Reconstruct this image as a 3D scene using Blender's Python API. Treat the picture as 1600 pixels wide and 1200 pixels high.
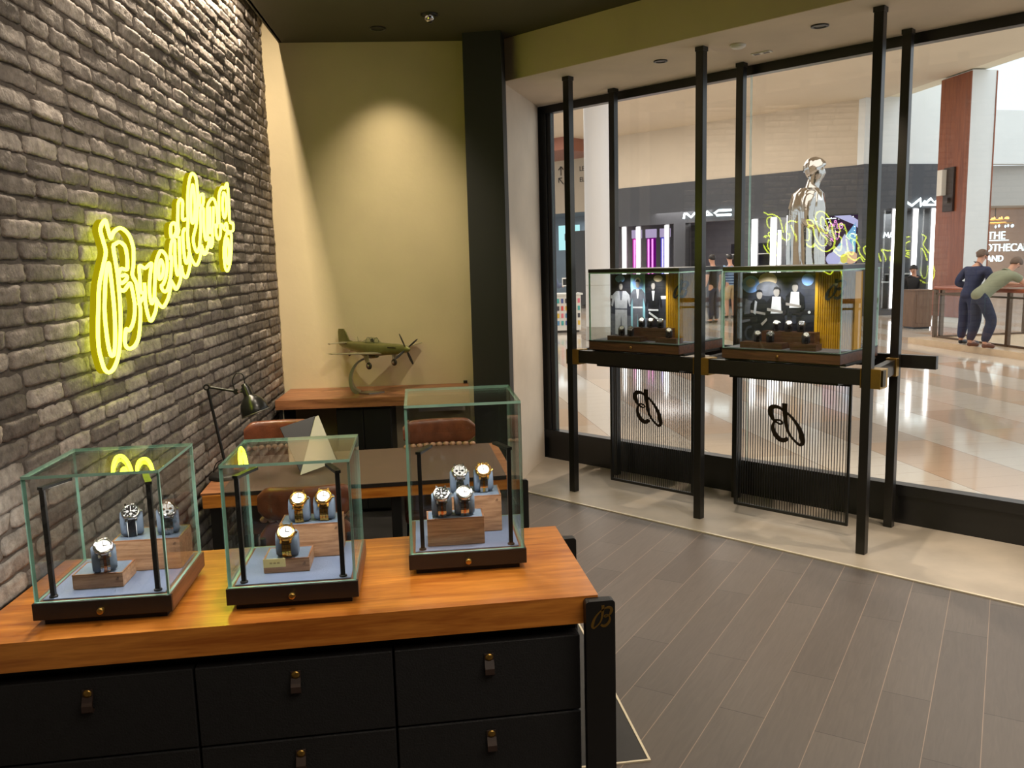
import bpy, bmesh, math, random
from mathutils import Vector, Matrix, noise
random.seed(7)
PI = math.pi
SC = bpy.context.scene
COL = SC.collection
for o in list(bpy.data.objects):
    bpy.data.objects.remove(o)

# ------------------------------------------------------------------ camera
cam_data = bpy.data.cameras.new('camera')
cam = bpy.data.objects.new('camera', cam_data)
COL.objects.link(cam)
_p, _r, _y = math.radians(8.3038), math.radians(1.5303), math.radians(7.8502)
_F = Vector((math.sin(_y) * math.cos(_p), math.cos(_y) * math.cos(_p), -math.sin(_p)))
_R0 = Vector((math.cos(_y), -math.sin(_y), 0))
_U0 = _R0.cross(_F)
_R = math.cos(_r) * _R0 - math.sin(_r) * _U0
_U = _R.cross(_F)
_m = Matrix((_R, _U, -_F)).transposed().to_4x4()
_m.translation = Vector((0, 0, 1.6))
cam.matrix_world = _m
cam_data.sensor_width = 36
cam_data.lens = 1300.5 / 1600 * 36
cam_data.clip_start = 0.05
cam_data.clip_end = 200
SC.camera = cam

# ------------------------------------------------------------------ view
SC.view_settings.view_transform = 'Standard'
SC.view_settings.look = 'None'
SC.view_settings.gamma = 1
SC.view_settings.use_curve_mapping = False
SC.view_settings.exposure = 0.0
try:
    SC.cycles.transparent_max_bounces = 32
    SC.cycles.max_bounces = 8
    SC.cycles.diffuse_bounces = 3
    SC.cycles.glossy_bounces = 4
    SC.cycles.transmission_bounces = 6
    SC.cycles.sample_clamp_indirect = 4.0
    SC.cycles.caustics_reflective = False
    SC.cycles.caustics_refractive = False
except Exception:
    pass

# ------------------------------------------------------------------ world (daylight over the atrium)
wd = bpy.data.worlds.new('daylight')
SC.world = wd
wd.use_nodes = True
wd.node_tree.nodes['Background'].inputs[0].default_value = (0.86, 0.94, 1.0, 1)
wd.node_tree.nodes['Background'].inputs[1].default_value = 1.3

# ------------------------------------------------------------------ window frame of reference
AW = math.radians(-51.5831)
WE = Vector((math.cos(AW), math.sin(AW), 0))
WN = Vector((-math.sin(AW), math.cos(AW), 0))
def W(t, o, z=0.0):
    return WE * t + WN * o + Vector((0, 0, z))

# ------------------------------------------------------------------ lamps that light large areas
def area(name, loc, target, size, sizey, power, color, spread=None):
    d = bpy.data.lights.new(name, 'AREA')
    d.shape = 'RECTANGLE'; d.size = size; d.size_y = sizey
    d.energy = power; d.color = color
    if spread: d.spread = spread
    o = bpy.data.objects.new(name, d); COL.objects.link(o)
    o.location = loc
    o.rotation_euler = (Vector(target) - Vector(loc)).to_track_quat('-Z', 'Y').to_euler()
    return o
def spot(name, loc, target, power, angle, blend, color, radius=0.03):
    d = bpy.data.lights.new(name, 'SPOT')
    d.energy = power; d.color = color; d.spot_size = math.radians(angle); d.spot_blend = blend
    d.shadow_soft_size = radius
    o = bpy.data.objects.new(name, d); COL.objects.link(o)
    o.location = loc
    o.rotation_euler = (Vector(target) - Vector(loc)).to_track_quat('-Z', 'Y').to_euler()
    return o
WARM = (1.0, 0.78, 0.55)
SOFT = (1.0, 0.86, 0.70)
# added area lamps standing in for mall skylights and ceiling panels; atrium daylight
area('mall_fill_light', W(-6, 10.5, 5.3), W(-6, 10.5, 0), 12, 6, 420, (1.0, 0.97, 0.92))
area('mall_fill_light', W(-14, 17, 5.3), W(-14, 17.2, 0), 10, 6, 560, (1.0, 0.97, 0.92))
area('mall_fill_light', W(0.5, 9.0, 5.3), W(0.5, 9, 0), 6, 4, 20, (1.0, 0.93, 0.84))
area('atrium_daylight', (16, 13, 9), (13, 15, 0), 8, 8, 300, (0.88, 0.95, 1.0))
# wall washer hidden in the slot above the brick wall
# brick wall frame: d metres from the far corner towards the camera, o metres off the brick face
TB = math.radians(3.75)
BC = Vector((-0.7796, 5.8537, 0))
def B(d, o=0.0, z=0.0): return BC + Vector((-math.sin(TB), -math.cos(TB), 0)) * d + Vector((math.cos(TB), -math.sin(TB), 0)) * o + Vector((0, 0, z))
_l = area('wall_wash_light', B(1.6, 0.072, 3.34), B(1.6, 0.05, 0), 0.03, 1.7, 85, (1.0, 0.83, 0.64))
_l.rotation_euler = (0, 0, -TB)
# shop spotlights, with fill lamps added among them
spot('wall_downlight', (0.0, 5.44, 3.03), (0.0, 5.46, 0.9), 62, 92, 1.0, (1.0, 0.84, 0.62), 0.03)
spot('wall_fill_spot', (0.25, 3.9, 3.03), (0.03, 5.8, 1.45), 75, 46, 1.0, (1.0, 0.86, 0.66), 0.03)  # added to spread the light evenly down the plaster wall
spot('counter_spotlight', (0.75, 1.85, 3.03), (0.40, 2.25, 0.77), 90, 28, 0.7, (1.0, 0.80, 0.52), 0.02)
spot('counter_spotlight', (-0.15, 1.75, 3.03), (-0.40, 2.25, 0.77), 75, 36, 0.8, (1.0, 0.80, 0.52), 0.02)
spot('desk_spotlight', (-0.1, 3.4, 3.03), (-0.15, 4.0, 0.65), 55, 60, 0.9, SOFT, 0.03)
spot('floor_fill_spot', (2.2, 2.6, 3.03), (2.1, 2.9, 0), 135, 95, 0.9, SOFT, 0.05)  # added warm fill over the floor, no fixture modelled
spot('floor_fill_spot', (1.4, 3.6, 3.03), (1.6, 3.9, 0), 120, 95, 0.9, SOFT, 0.05)  # second added floor fill
spot('left_wall_fill_spot', (0.5, 2.3, 3.03), (-0.93, 3.6, 1.3), 85, 85, 1.0, SOFT, 0.03)  # added fill to lift the brick wall
area('shop_fill_light', (1.6, 0.2, 3.0), (1.6, 0.4, 0), 3.0, 2.0, 70, SOFT)  # added overhead fill for the whole shop
# soffit downlights over the window displays
spot('soffit_downlight', W(-3.13, 4.62, 2.77), W(-3.13, 4.66, 0), 115, 95, 0.5, (1.0, 0.84, 0.66), 0.025)
spot('soffit_downlight', W(-2.02, 4.60, 2.77), W(-1.95, 4.62, 0), 115, 95, 0.5, (1.0, 0.84, 0.66), 0.025)
spot('soffit_downlight', W(-0.6, 4.62, 2.77), W(-0.6, 4.6, 0), 110, 100, 0.6, (1.0, 0.84, 0.66), 0.03)

# ------------------------------------------------------------------ materials
def new_mat(name):
    m = bpy.data.materials.new(name); m.use_nodes = True
    nt = m.node_tree; b = nt.nodes['Principled BSDF']
    return m, nt, b
def lin(c):
    f = lambda v: v / 12.92 if v <= 0.04045 else ((v + 0.055) / 1.055) ** 2.4
    return tuple(f(v / 255.0) for v in c)
def rgba(c): return (c[0], c[1], c[2], 1)
def mat(name, c, rough=0.5, metal=0.0, var=0.0, vscale=8.0, bump=0.0, bscale=60.0, spec=None, stretch=(1, 1, 1), coat=0.0):
    """procedural surface: colour with noise variation and optional bump"""
    m, nt, b = new_mat(name)
    c = lin(c)
    b.inputs['Base Color'].default_value = rgba(c)
    b.inputs['Roughness'].default_value = rough
    b.inputs['Metallic'].default_value = metal
    if spec is not None: b.inputs['Specular IOR Level'].default_value = spec
    if coat: b.inputs['Coat Weight'].default_value = coat
    tc = nt.nodes.new('ShaderNodeTexCoord')
    mp = nt.nodes.new('ShaderNodeMapping'); mp.inputs['Scale'].default_value = stretch
    nt.links.new(tc.outputs['Object'], mp.inputs['Vector'])
    if var > 0:
        n = nt.nodes.new('ShaderNodeTexNoise'); n.inputs['Scale'].default_value = vscale; n.inputs['Detail'].default_value = 6
        nt.links.new(mp.outputs[0], n.inputs['Vector'])
        r = nt.nodes.new('ShaderNodeValToRGB')
        r.color_ramp.elements[0].position = 0.3; r.color_ramp.elements[1].position = 0.7
        r.color_ramp.elements[0].color = rgba([v * (1 - var) for v in c])
        r.color_ramp.elements[1].color = rgba([min(1, v * (1 + var)) for v in c])
        nt.links.new(n.outputs['Fac'], r.inputs[0]); nt.links.new(r.outputs[0], b.inputs['Base Color'])
    if bump > 0:
        n2 = nt.nodes.new('ShaderNodeTexNoise'); n2.inputs['Scale'].default_value = bscale; n2.inputs['Detail'].default_value = 4
        nt.links.new(mp.outputs[0], n2.inputs['Vector'])
        bp = nt.nodes.new('ShaderNodeBump'); bp.inputs['Strength'].default_value = bump; bp.inputs['Distance'].default_value = 0.01
        nt.links.new(n2.outputs['Fac'], bp.inputs['Height']); nt.links.new(bp.outputs[0], b.inputs['Normal'])
    return m
def wood(name, dark, light, axis='X', rough=0.35, scale=1.0, coat=0.0):
    m, nt, b = new_mat(name)
    tc = nt.nodes.new('ShaderNodeTexCoord')
    mp = nt.nodes.new('ShaderNodeMapping')
    s = {'X': (1.2, 14, 14), 'Y': (14, 1.2, 14), 'Z': (14, 14, 1.2)}[axis]
    mp.inputs['Scale'].default_value = [v * scale for v in s]
    nt.links.new(tc.outputs['Object'], mp.inputs['Vector'])
    n = nt.nodes.new('ShaderNodeTexNoise'); n.inputs['Scale'].default_value = 2.2; n.inputs['Detail'].default_value = 8
    n.inputs['Distortion'].default_value = 0.9
    nt.links.new(mp.outputs[0], n.inputs['Vector'])
    w = nt.nodes.new('ShaderNodeTexNoise'); w.inputs['Scale'].default_value = 16; w.inputs['Detail'].default_value = 3
    nt.links.new(mp.outputs[0], w.inputs['Vector'])
    mx = nt.nodes.new('ShaderNodeMath'); mx.operation = 'MULTIPLY_ADD'; mx.inputs[1].default_value = 0.3
    nt.links.new(w.outputs['Fac'], mx.inputs[0]); nt.links.new(n.outputs['Fac'], mx.inputs[2])
    r = nt.nodes.new('ShaderNodeValToRGB')
    r.color_ramp.elements[0].position = 0.45; r.color_ramp.elements[1].position = 0.85
    r.color_ramp.elements[0].color = rgba(lin(dark)); r.color_ramp.elements[1].color = rgba(lin(light))
    nt.links.new(mx.outputs[0], r.inputs[0]); nt.links.new(r.outputs[0], b.inputs['Base Color'])
    b.inputs['Roughness'].default_value = rough
    if coat: b.inputs['Coat Weight'].default_value = coat; b.inputs['Coat Roughness'].default_value = 0.15
    return m
def emit(name, c, strength):
    m, nt, b = new_mat(name)
    nt.nodes.remove(b)
    e = nt.nodes.new('ShaderNodeEmission'); e.inputs[0].default_value = rgba(lin(c)); e.inputs[1].default_value = strength
    nt.links.new(e.outputs[0], nt.nodes['Material Output'].inputs[0])
    return m
def glass(name, tint=(0.97, 0.985, 0.98), f0=0.04, gain=1.0):
    """clear sheet glass: Schlick reflection over a straight-through transmission"""
    m, nt, b = new_mat(name)
    nt.nodes.remove(b)
    g = nt.nodes.new('ShaderNodeNewGeometry')
    d = nt.nodes.new('ShaderNodeVectorMath'); d.operation = 'DOT_PRODUCT'
    nt.links.new(g.outputs['Incoming'], d.inputs[0]); nt.links.new(g.outputs['Normal'], d.inputs[1])
    a = nt.nodes.new('ShaderNodeMath'); a.operation = 'ABSOLUTE'; nt.links.new(d.outputs['Value'], a.inputs[0])
    s = nt.nodes.new('ShaderNodeMath'); s.operation = 'SUBTRACT'; s.inputs[0].default_value = 1.0; nt.links.new(a.outputs[0], s.inputs[1])
    p = nt.nodes.new('ShaderNodeMath'); p.operation = 'POWER'; p.inputs[1].default_value = 5.0; nt.links.new(s.outputs[0], p.inputs[0])
    q = nt.nodes.new('ShaderNodeMath'); q.operation = 'MULTIPLY_ADD'; q.inputs[1].default_value = 1 - f0; q.inputs[2].default_value = f0 * gain
    nt.links.new(p.outputs[0], q.inputs[0])
    t = nt.nodes.new('ShaderNodeBsdfTransparent'); t.inputs[0].default_value = rgba(tint)
    gl = nt.nodes.new('ShaderNodeBsdfGlossy'); gl.inputs['Roughness'].default_value = 0.0
    mx = nt.nodes.new('ShaderNodeMixShader')
    nt.links.new(q.outputs[0], mx.inputs[0]); nt.links.new(t.outputs[0], mx.inputs[1]); nt.links.new(gl.outputs[0], mx.inputs[2])
    nt.links.new(mx.outputs[0], nt.nodes['Material Output'].inputs[0])
    return m

M = {}
M['black'] = mat('black_metal', (26, 25, 24), 0.38, 0.0, 0.1, 20)
M['frame_black'] = mat('black_frame_paint', (22, 22, 22), 0.35)
M['post'] = mat('blackened_steel', (40, 38, 35), 0.3, 0.35, 0.08, 12)
M['brass'] = mat('brushed_brass', (176, 140, 72), 0.3, 0.9, 0.06, 30)
M['ceiling'] = mat('dark_ceiling_paint', (76, 72, 56), 0.8, var=0.04, vscale=4)
M['column'] = mat('charcoal_column_paint', (37, 37, 35), 0.75)
M['plaster'] = mat('beige_plaster', (204, 188, 150), 0.8, var=0.06, vscale=2.5, bump=0.08, bscale=30)
M['reveal'] = mat('pale_beige_plaster', (222, 208, 190), 0.75, var=0.07, vscale=3.0, bump=0.06, bscale=20)
M['concrete'] = mat('polished_concrete', (166, 155, 140), 0.45, var=0.16, vscale=3.2, bump=0.05, bscale=40)
M['worktop'] = wood('warm_walnut_worktop', (160, 88, 28), (214, 138, 56), 'X', 0.32, 1.0, 0.3)
M['walnut'] = wood('walnut', (104, 66, 42), (160, 110, 74), 'X', 0.4, 2.2)
M['walnut_dark'] = wood('dark_walnut', (62, 40, 28), (96, 64, 44), 'X', 0.4, 2.0)
M['shelf_wood'] = wood('console_walnut', (120, 76, 48), (172, 116, 78), 'X', 0.38, 1.4)
M['stand_wood'] = wood('pale_walnut', (138, 100, 72), (192, 150, 114), 'X', 0.45, 4.0)
M['cabinet'] = mat('charcoal_leather_front', (30, 30, 31), 0.55, var=0.12, vscale=60, bump=0.25, bscale=260)
M['cabinet_body'] = mat('cabinet_black', (14, 14, 14), 0.6)
M['strap'] = mat('dark_brown_strap', (50, 36, 30), 0.5, var=0.1, vscale=40)
M['pad'] = mat('blue_grey_leather_pad', (112, 124, 150), 0.6, var=0.04, vscale=40, bump=0.1, bscale=300)
M['cushion'] = mat('grey_blue_cushion', (102, 116, 134), 0.65, bump=0.1, bscale=200)
M['cushion_dark'] = mat('navy_cushion', (34, 36, 46), 0.5, bump=0.1, bscale=200)
M['glass'] = glass('clear_glass')
M['pane'] = glass('window_glass', (0.985, 0.99, 0.985), 0.042)
M['edge'] = mat('green_glass_edge', (158, 204, 188), 0.18, var=0.12, vscale=30)
M['leather'] = mat('brown_leather', (112, 62, 40), 0.32, var=0.3, vscale=22, bump=0.12, bscale=120)
M['desk_leather'] = mat('taupe_leather', (96, 76, 66), 0.45, var=0.08, vscale=10, bump=0.08, bscale=200)
M['steel'] = mat('polished_steel', (205, 205, 205), 0.12, 1.0)
M['gold'] = mat('polished_gold', (226, 176, 90), 0.15, 1.0)
M['rose'] = mat('rose_gold', (206, 142, 104), 0.16, 1.0)
M['white'] = mat('white_lacquer', (235, 233, 228), 0.35)
M['dial_white'] = mat('white_dial', (240, 240, 238), 0.3)
M['dial_black'] = mat('black_dial', (20, 21, 24), 0.25)
M['dial_silver'] = mat('silver_dial', (196, 198, 202), 0.25, 0.4)
M['trim_metal'] = mat('pale_metal_trim', (214, 202, 178), 0.35, 0.3)
M['screw'] = mat('dark_screw', (70, 58, 38), 0.35, 0.9)

# ------------------------------------------------------------------ mesh builder
class MB:
    def __init__(s):
        s.v = []; s.f = []; s.mi = []; s.sm = []
        s.T = Matrix.Identity(4)
    def add(s, vs, fs, m=0, smooth=False):
        b = len(s.v)
        s.v += [tuple(s.T @ Vector(p)) for p in vs]
        for f in fs:
            s.f.append([b + i for i in f]); s.mi.append(m); s.sm.append(smooth)
        return s
    def box(s, x0, x1, y0, y1, z0, z1, m=0, fm=None):
        vs = [(x0, y0, z0), (x1, y0, z0), (x1, y1, z0), (x0, y1, z0), (x0, y0, z1), (x1, y0, z1), (x1, y1, z1), (x0, y1, z1)]
        fs = [(3, 2, 1, 0), (4, 5, 6, 7), (0, 1, 5, 4), (1, 2, 6, 5), (2, 3, 7, 6), (3, 0, 4, 7)]
        b = len(s.v); s.v += [tuple(s.T @ Vector(p)) for p in vs]
        for k, f in enumerate(fs):
            s.f.append([b + i for i in f]); s.mi.append(fm.get(k, m) if fm else m); s.sm.append(False)
        return s
    def ring_loft(s, rings, m=0, smooth=True, cap=True, closed=False):
        n = len(rings[0]); vs = [p for r in rings for p in r]; fs = []
        R = len(rings)
        for i in range(R if closed else R - 1):
            a = i * n; b = ((i + 1) % R) * n
            for j in range(n):
                fs.append((a + j, a + (j + 1) % n, b + (j + 1) % n, b + j))
        s.add(vs, fs, m, smooth)
        if cap and not closed:
            s.add(rings[0], [tuple(range(n))[::-1]], m, False)
            s.add(rings[-1], [tuple(range(n))], m, False)
        return s
    def tube(s, pts, r, seg=8, m=0, closed=False, cap=True, smooth=True):
        pts = [Vector(p) for p in pts]; n = len(pts)
        rad = r if isinstance(r, (list, tuple)) else [r] * n
        rings = []; up = None
        for i, p in enumerate(pts):
            if closed: d = pts[(i + 1) % n] - pts[i - 1]
            else: d = pts[min(i + 1, n - 1)] - pts[max(i - 1, 0)]
            if d.length < 1e-9: d = Vector((0, 0, 1))
            d.normalize()
            if up is None:
                up = Vector((0, 0, 1)) if abs(d.z) < 0.9 else Vector((1, 0, 0))
            a = d.cross(up)
            if a.length < 1e-6: a = d.orthogonal()
            a.normalize(); b = a.cross(d); up = b
            rings.append([tuple(p + rad[i] * (math.cos(2 * PI * k / seg) * a + math.sin(2 * PI * k / seg) * b)) for k in range(seg)])
        return s.ring_loft(rings, m, smooth, cap, closed)
    def cyl(s, p0, p1, r0, r1=None, seg=16, m=0, smooth=True):
        return s.tube([p0, p1], [r0, r0 if r1 is None else r1], seg, m, smooth=smooth)
    def lathe(s, prof, center=(0, 0, 0), axis=(0, 0, 1), seg=20, m=0, smooth=True, sx=1.0):
        ax = Vector(axis).normalized(); c = Vector(center)
        a = ax.orthogonal().normalized(); b = ax.cross(a)
        rings = [[tuple(c + ax * z + r * (math.cos(2 * PI * k / seg) * a * sx + math.sin(2 * PI * k / seg) * b)) for k in range(seg)] for r, z in prof]
        return s.ring_loft(rings, m, smooth, True)
    def prism(s, poly, fn, d0, d1, m=0, side=None):
        """extrude a 2-D polygon; fn(u, v, d) -> point"""
        n = len(poly)
        a = [fn(u, v, d0) for u, v in poly]; b = [fn(u, v, d1) for u, v in poly]
        s.add(a, [tuple(range(n))[::-1]], m); s.add(b, [tuple(range(n))], m)
        s.add(a + b, [(i, (i + 1) % n, n + (i + 1) % n, n + i) for i in range(n)], m if side is None else side)
        return s
    def ribbon(s, pts, fn, d0, d1, m=0):
        """stroke with varying width (u, v, w) extruded in d"""
        n = len(pts); L = []; R = []
        for i, (u, v, w) in enumerate(pts):
            u0, v0, _ = pts[max(i - 1, 0)]; u1, v1, _ = pts[min(i + 1, n - 1)]
            du, dv = u1 - u0, v1 - v0; l = math.hypot(du, dv) or 1
            nx, ny = -dv / l, du / l
            L.append((u + nx * w / 2, v + ny * w / 2)); R.append((u - nx * w / 2, v - ny * w / 2))
        for d in (d0, d1):
            s.add([fn(a, b, d) for a, b in L] + [fn(a, b, d) for a, b in R], [(i, i + 1, n + i + 1, n + i) for i in range(n - 1)], m)
        for S in (L, R):
            s.add([fn(a, b, d0) for a, b in S] + [fn(a, b, d1) for a, b in S], [(i, i + 1, n + i + 1, n + i) for i in range(n - 1)], m)
        for k in (0, n - 1):
            s.add([fn(*L[k], d0), fn(*R[k], d0), fn(*R[k], d1), fn(*L[k], d1)], [(0, 1, 2, 3)], m)
        return s
    def build(s, name, mats, parent=None, bevel=0.0, seg=2, subsurf=0, fix=True):
        me = bpy.data.meshes.new(name)
        me.from_pydata(s.v, [], s.f)
        if not isinstance(mats, (list, tuple)): mats = [mats]
        for m in mats: me.materials.append(m)
        me.polygons.foreach_set('material_index', s.mi)
        me.polygons.foreach_set('use_smooth', s.sm)
        if fix:
            bm = bmesh.new(); bm.from_mesh(me)
            bmesh.ops.recalc_face_normals(bm, faces=bm.faces); bm.to_mesh(me); bm.free()
        me.update()
        o = bpy.data.objects.new(name, me); COL.objects.link(o)
        if parent: o.parent = parent
        if bevel:
            b = o.modifiers.new('bevel', 'BEVEL'); b.width = bevel; b.segments = seg; b.limit_method = 'ANGLE'; b.angle_limit = math.radians(40)
        if subsurf:
            b = o.modifiers.new('subsurf', 'SUBSURF'); b.levels = subsurf; b.render_levels = subsurf
        return o
def box(name, x0, x1, y0, y1, z0, z1, m, parent=None, bevel=0.0):
    return MB().box(x0, x1, y0, y1, z0, z1).build(name, m, parent, bevel)
def thing(name, label, cat, loc=(0, 0, 0), rz=0.0, group=None):
    o = bpy.data.objects.new(name, None); COL.objects.link(o)
    o.location = loc; o.rotation_euler = (0, 0, rz); o.empty_display_size = 0.05
    o['label'] = label; o['category'] = cat
    if group: o['group'] = group
    return o
def tag(o, label, cat, group=None):
    o['label'] = label; o['category'] = cat
    if group: o['group'] = group
    return o
def struct(o, label=None):
    o['kind'] = 'structure'
    if label: o['label'] = label
    return o
def dup(root, label, loc=None, rz=None, group=None):
    r = root.copy(); COL.objects.link(r)
    r['label'] = label
    if loc is not None: r.location = loc
    if rz is not None: r.rotation_euler = (0, 0, rz)
    if group: r['group'] = group
    for ch in list(root.children):
        c = ch.copy(); COL.objects.link(c); c.parent = r
        for g in list(ch.children):
            d = g.copy(); COL.objects.link(d); d.parent = c
    return r
def smooth_curve(pts, closed=False, n=5):
    """Catmull-Rom through 2-D or 3-D points"""
    P = [Vector(p) for p in pts]; N = len(P); out = []
    rng = range(N) if closed else range(N - 1)
    for i in rng:
        p1, p2 = P[i], P[(i + 1) % N]
        p0 = P[i - 1] if (closed or i > 0) else p1
        p3 = P[(i + 2) % N] if (closed or i + 2 < N) else p2
        for k in range(n):
            t = k / n
            out.append(0.5 * ((2 * p1) + (p2 - p0) * t + (2 * p0 - 5 * p1 + 4 * p2 - p3) * t * t + (3 * p1 - p0 - 3 * p2 + p3) * t ** 3))
    if not closed: out.append(P[-1])
    return out
def text_mesh(name, body, size, depth, m, parent=None):
    """lettering lying in local XZ, facing -Y"""
    c = bpy.data.curves.new(name, 'FONT'); c.body = body; c.size = size; c.extrude = depth
    t = bpy.data.objects.new(name + '_src', c); COL.objects.link(t)
    dg = bpy.context.evaluated_depsgraph_get()
    me = bpy.data.meshes.new_from_object(t.evaluated_get(dg))
    bpy.data.objects.remove(t); bpy.data.curves.remove(c)
    me.transform(Matrix.Rotation(PI / 2, 4, 'X'))
    me.materials.clear(); me.materials.append(m)
    me.name = name
    o = bpy.data.objects.new(name, me); COL.objects.link(o)
    if parent: o.parent = parent
    return o
# ------------------------------------------------------------------ traced sign and emblem strokes
NEON= {'B':[(0,[(2.853,1.544),(2.822,1.54),(2.764,1.564),(2.749,1.543),(2.744,1.524),(2.738,1.486),(2.751,1.448),(2.776,1.419),(2.811,1.402),(2.835,1.409),(2.848,1.395),(2.858,1.368),(2.85,1.349),(2.82,1.339),(2.771,1.345),(2.73,1.37),(2.705,1.414),(2.688,1.465),(2.692,1.496),(2.704,1.56),(2.734,1.591),(2.718,1.623),(2.706,1.659),(2.705,1.694),(2.736,1.733),(2.803,1.752),(2.866,1.736),(2.895,1.715),(2.912,1.744),(2.928,1.771),(2.972,1.742),(2.959,1.703),(2.947,1.668),(2.977,1.626),(3.011,1.581),(3.03,1.547),(3.048,1.489),(3.067,1.422),(3.073,1.365),(3.061,1.323),(3.045,1.295),(3.014,1.281),(2.97,1.29),(2.925,1.326),(2.895,1.384),(2.875,1.456),(2.868,1.514),(2.867,1.59),(2.874,1.638),(2.881,1.686),(2.86,1.697),(2.821,1.704),(2.779,1.69),(2.768,1.658),(2.772,1.628),(2.782,1.611),(2.83,1.614),(2.856,1.6),(2.858,1.575),(2.836,1.565),(2.786,1.581),(2.797,1.592),(2.83,1.59)]),(1,[(2.932,1.633),(2.965,1.591),(2.994,1.51),(3.002,1.475),(3.004,1.429),(3.0,1.374),(2.988,1.338),(2.972,1.331),(2.955,1.341),(2.937,1.388),(2.926,1.447),(2.922,1.502),(2.925,1.591)])],'r':[(0,[(2.698,1.487),(2.66,1.505),(2.627,1.524),(2.667,1.531),(2.665,1.58),(2.658,1.623),(2.604,1.615),(2.534,1.633),(2.556,1.592),(2.577,1.543),(2.578,1.502),(2.565,1.483),(2.533,1.505)]),(0,[(2.624,1.562),(2.625,1.529),(2.631,1.491),(2.618,1.445),(2.592,1.42),(2.54,1.448),(2.517,1.478),(2.523,1.5)])],'e':[(0,[(2.533,1.505),(2.507,1.578),(2.486,1.63),(2.441,1.67),(2.407,1.681),(2.363,1.663),(2.355,1.63),(2.384,1.581),(2.424,1.552),(2.445,1.547),(2.437,1.531),(2.407,1.522),(2.371,1.535),(2.332,1.575)]),(0,[(2.522,1.502),(2.497,1.483),(2.476,1.471),(2.442,1.465),(2.382,1.494),(2.342,1.534),(2.326,1.564)]),(1,[(2.424,1.646),(2.453,1.622),(2.465,1.59),(2.458,1.572),(2.423,1.587),(2.403,1.619)])],'i':[(0,[(2.332,1.575),(2.316,1.603),(2.296,1.658),(2.313,1.654),(2.282,1.717),(2.24,1.725),(2.252,1.666),(2.253,1.618),(2.24,1.585),(2.2,1.618),(2.188,1.679),(2.177,1.744)]),(0,[(2.326,1.564),(2.301,1.547),(2.271,1.528),(2.219,1.556),(2.199,1.582),(2.181,1.618)]),(1,[(2.272,1.783),(2.225,1.797),(2.205,1.774),(2.23,1.749),(2.28,1.738)])],'t':[(0,[(2.214,1.74),(2.176,1.768),(2.181,1.78),(2.18,1.805),(2.163,1.856),(2.149,1.885),(2.116,1.899),(2.093,1.889),(2.11,1.839),(2.106,1.815),(2.068,1.821)]),(0,[(2.095,1.779),(2.125,1.758),(2.131,1.704),(2.128,1.655),(2.106,1.633),(2.064,1.668)]),(0,[(2.18,1.623),(2.166,1.586),(2.13,1.574),(2.093,1.593),(2.057,1.635),(2.061,1.68)])],'l':[(0,[(2.065,1.695),(2.061,1.755),(2.037,1.822),(2.027,1.885),(1.996,1.96),(1.955,2.01),(1.915,2.027),(1.875,2.014),(1.865,1.972),(1.868,1.918),(1.898,1.851),(1.928,1.798),(1.981,1.745),(1.978,1.707),(1.942,1.682),(1.899,1.709)]),(0,[(2.061,1.755),(2.053,1.681),(2.028,1.648),(1.975,1.625),(1.915,1.651),(1.875,1.696)]),(1,[(1.929,1.977),(1.962,1.932),(1.987,1.867),(1.987,1.814),(1.958,1.816),(1.925,1.871),(1.915,1.936)])],'i2':[(0,[(1.899,1.709),(1.859,1.788),(1.84,1.872),(1.794,1.884),(1.794,1.857),(1.806,1.812),(1.798,1.743),(1.761,1.752)]),(0,[(1.875,1.696),(1.845,1.676),(1.811,1.679),(1.774,1.711)]),(1,[(1.788,1.948),(1.834,1.934),(1.842,1.892),(1.793,1.902),(1.778,1.936)])],'n':[(0,[(1.761,1.752),(1.735,1.855),(1.711,1.907),(1.622,1.941),(1.571,1.913),(1.568,1.844),(1.589,1.806)]),(0,[(1.685,1.897),(1.696,1.833),(1.719,1.777),(1.661,1.803),(1.619,1.902)]),(0,[(1.866,1.714),(1.823,1.676),(1.766,1.709),(1.725,1.753),(1.723,1.709),(1.682,1.73),(1.67,1.799)]),(0,[(1.604,1.822),(1.609,1.769),(1.58,1.749),(1.535,1.771),(1.511,1.826),(1.459,1.803)])],'g':[(0,[(1.543,1.825),(1.522,1.908),(1.501,1.971),(1.435,2.01),(1.387,2.01),(1.33,2.036),(1.327,1.942),(1.335,1.847),(1.276,1.841),(1.278,1.806),(1.333,1.795),(1.373,1.783)]),(1,[(1.459,1.803),(1.405,1.835),(1.399,1.797),(1.464,1.744),(1.495,1.68),(1.492,1.617),(1.453,1.596),(1.387,1.639),(1.339,1.726),(1.334,1.791)]),(1,[(1.426,1.977),(1.455,1.912),(1.439,1.859),(1.387,1.896),(1.377,1.96),(1.4,1.984)]),(1,[(1.402,1.759),(1.455,1.689),(1.439,1.63),(1.389,1.69)])]}
LOGO= [[(0.05,0.49,0.124),(0.05,0.36,0.12),(0.034,0.2,0.108),(-0.006,-0.06,0.08),(-0.07,-0.22,0.06),(-0.17,-0.34,0.052),(-0.28,-0.43,0.056),(-0.35,-0.456,0.072),(-0.406,-0.4,0.104),(-0.39,-0.28,0.124),(-0.33,-0.1,0.1),(-0.23,0.06,0.072),(-0.09,0.21,0.056),(0.05,0.3,0.056),(0.17,0.37,0.064),(0.29,0.39,0.092),(0.38,0.356,0.12),(0.41,0.26,0.128),(0.37,0.15,0.108),(0.31,0.06,0.06),(0.21,0.076,0.044),(0.13,0.06,0.04),(0.1,0.01,0.04),(0.16,-0.02,0.04),(0.25,0.02,0.044),(0.306,0.01,0.052),(0.34,-0.1,0.08),(0.31,-0.22,0.104),(0.23,-0.33,0.112),(0.13,-0.396,0.108),(0.03,-0.39,0.1),(-0.04,-0.33,0.088)]]
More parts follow.
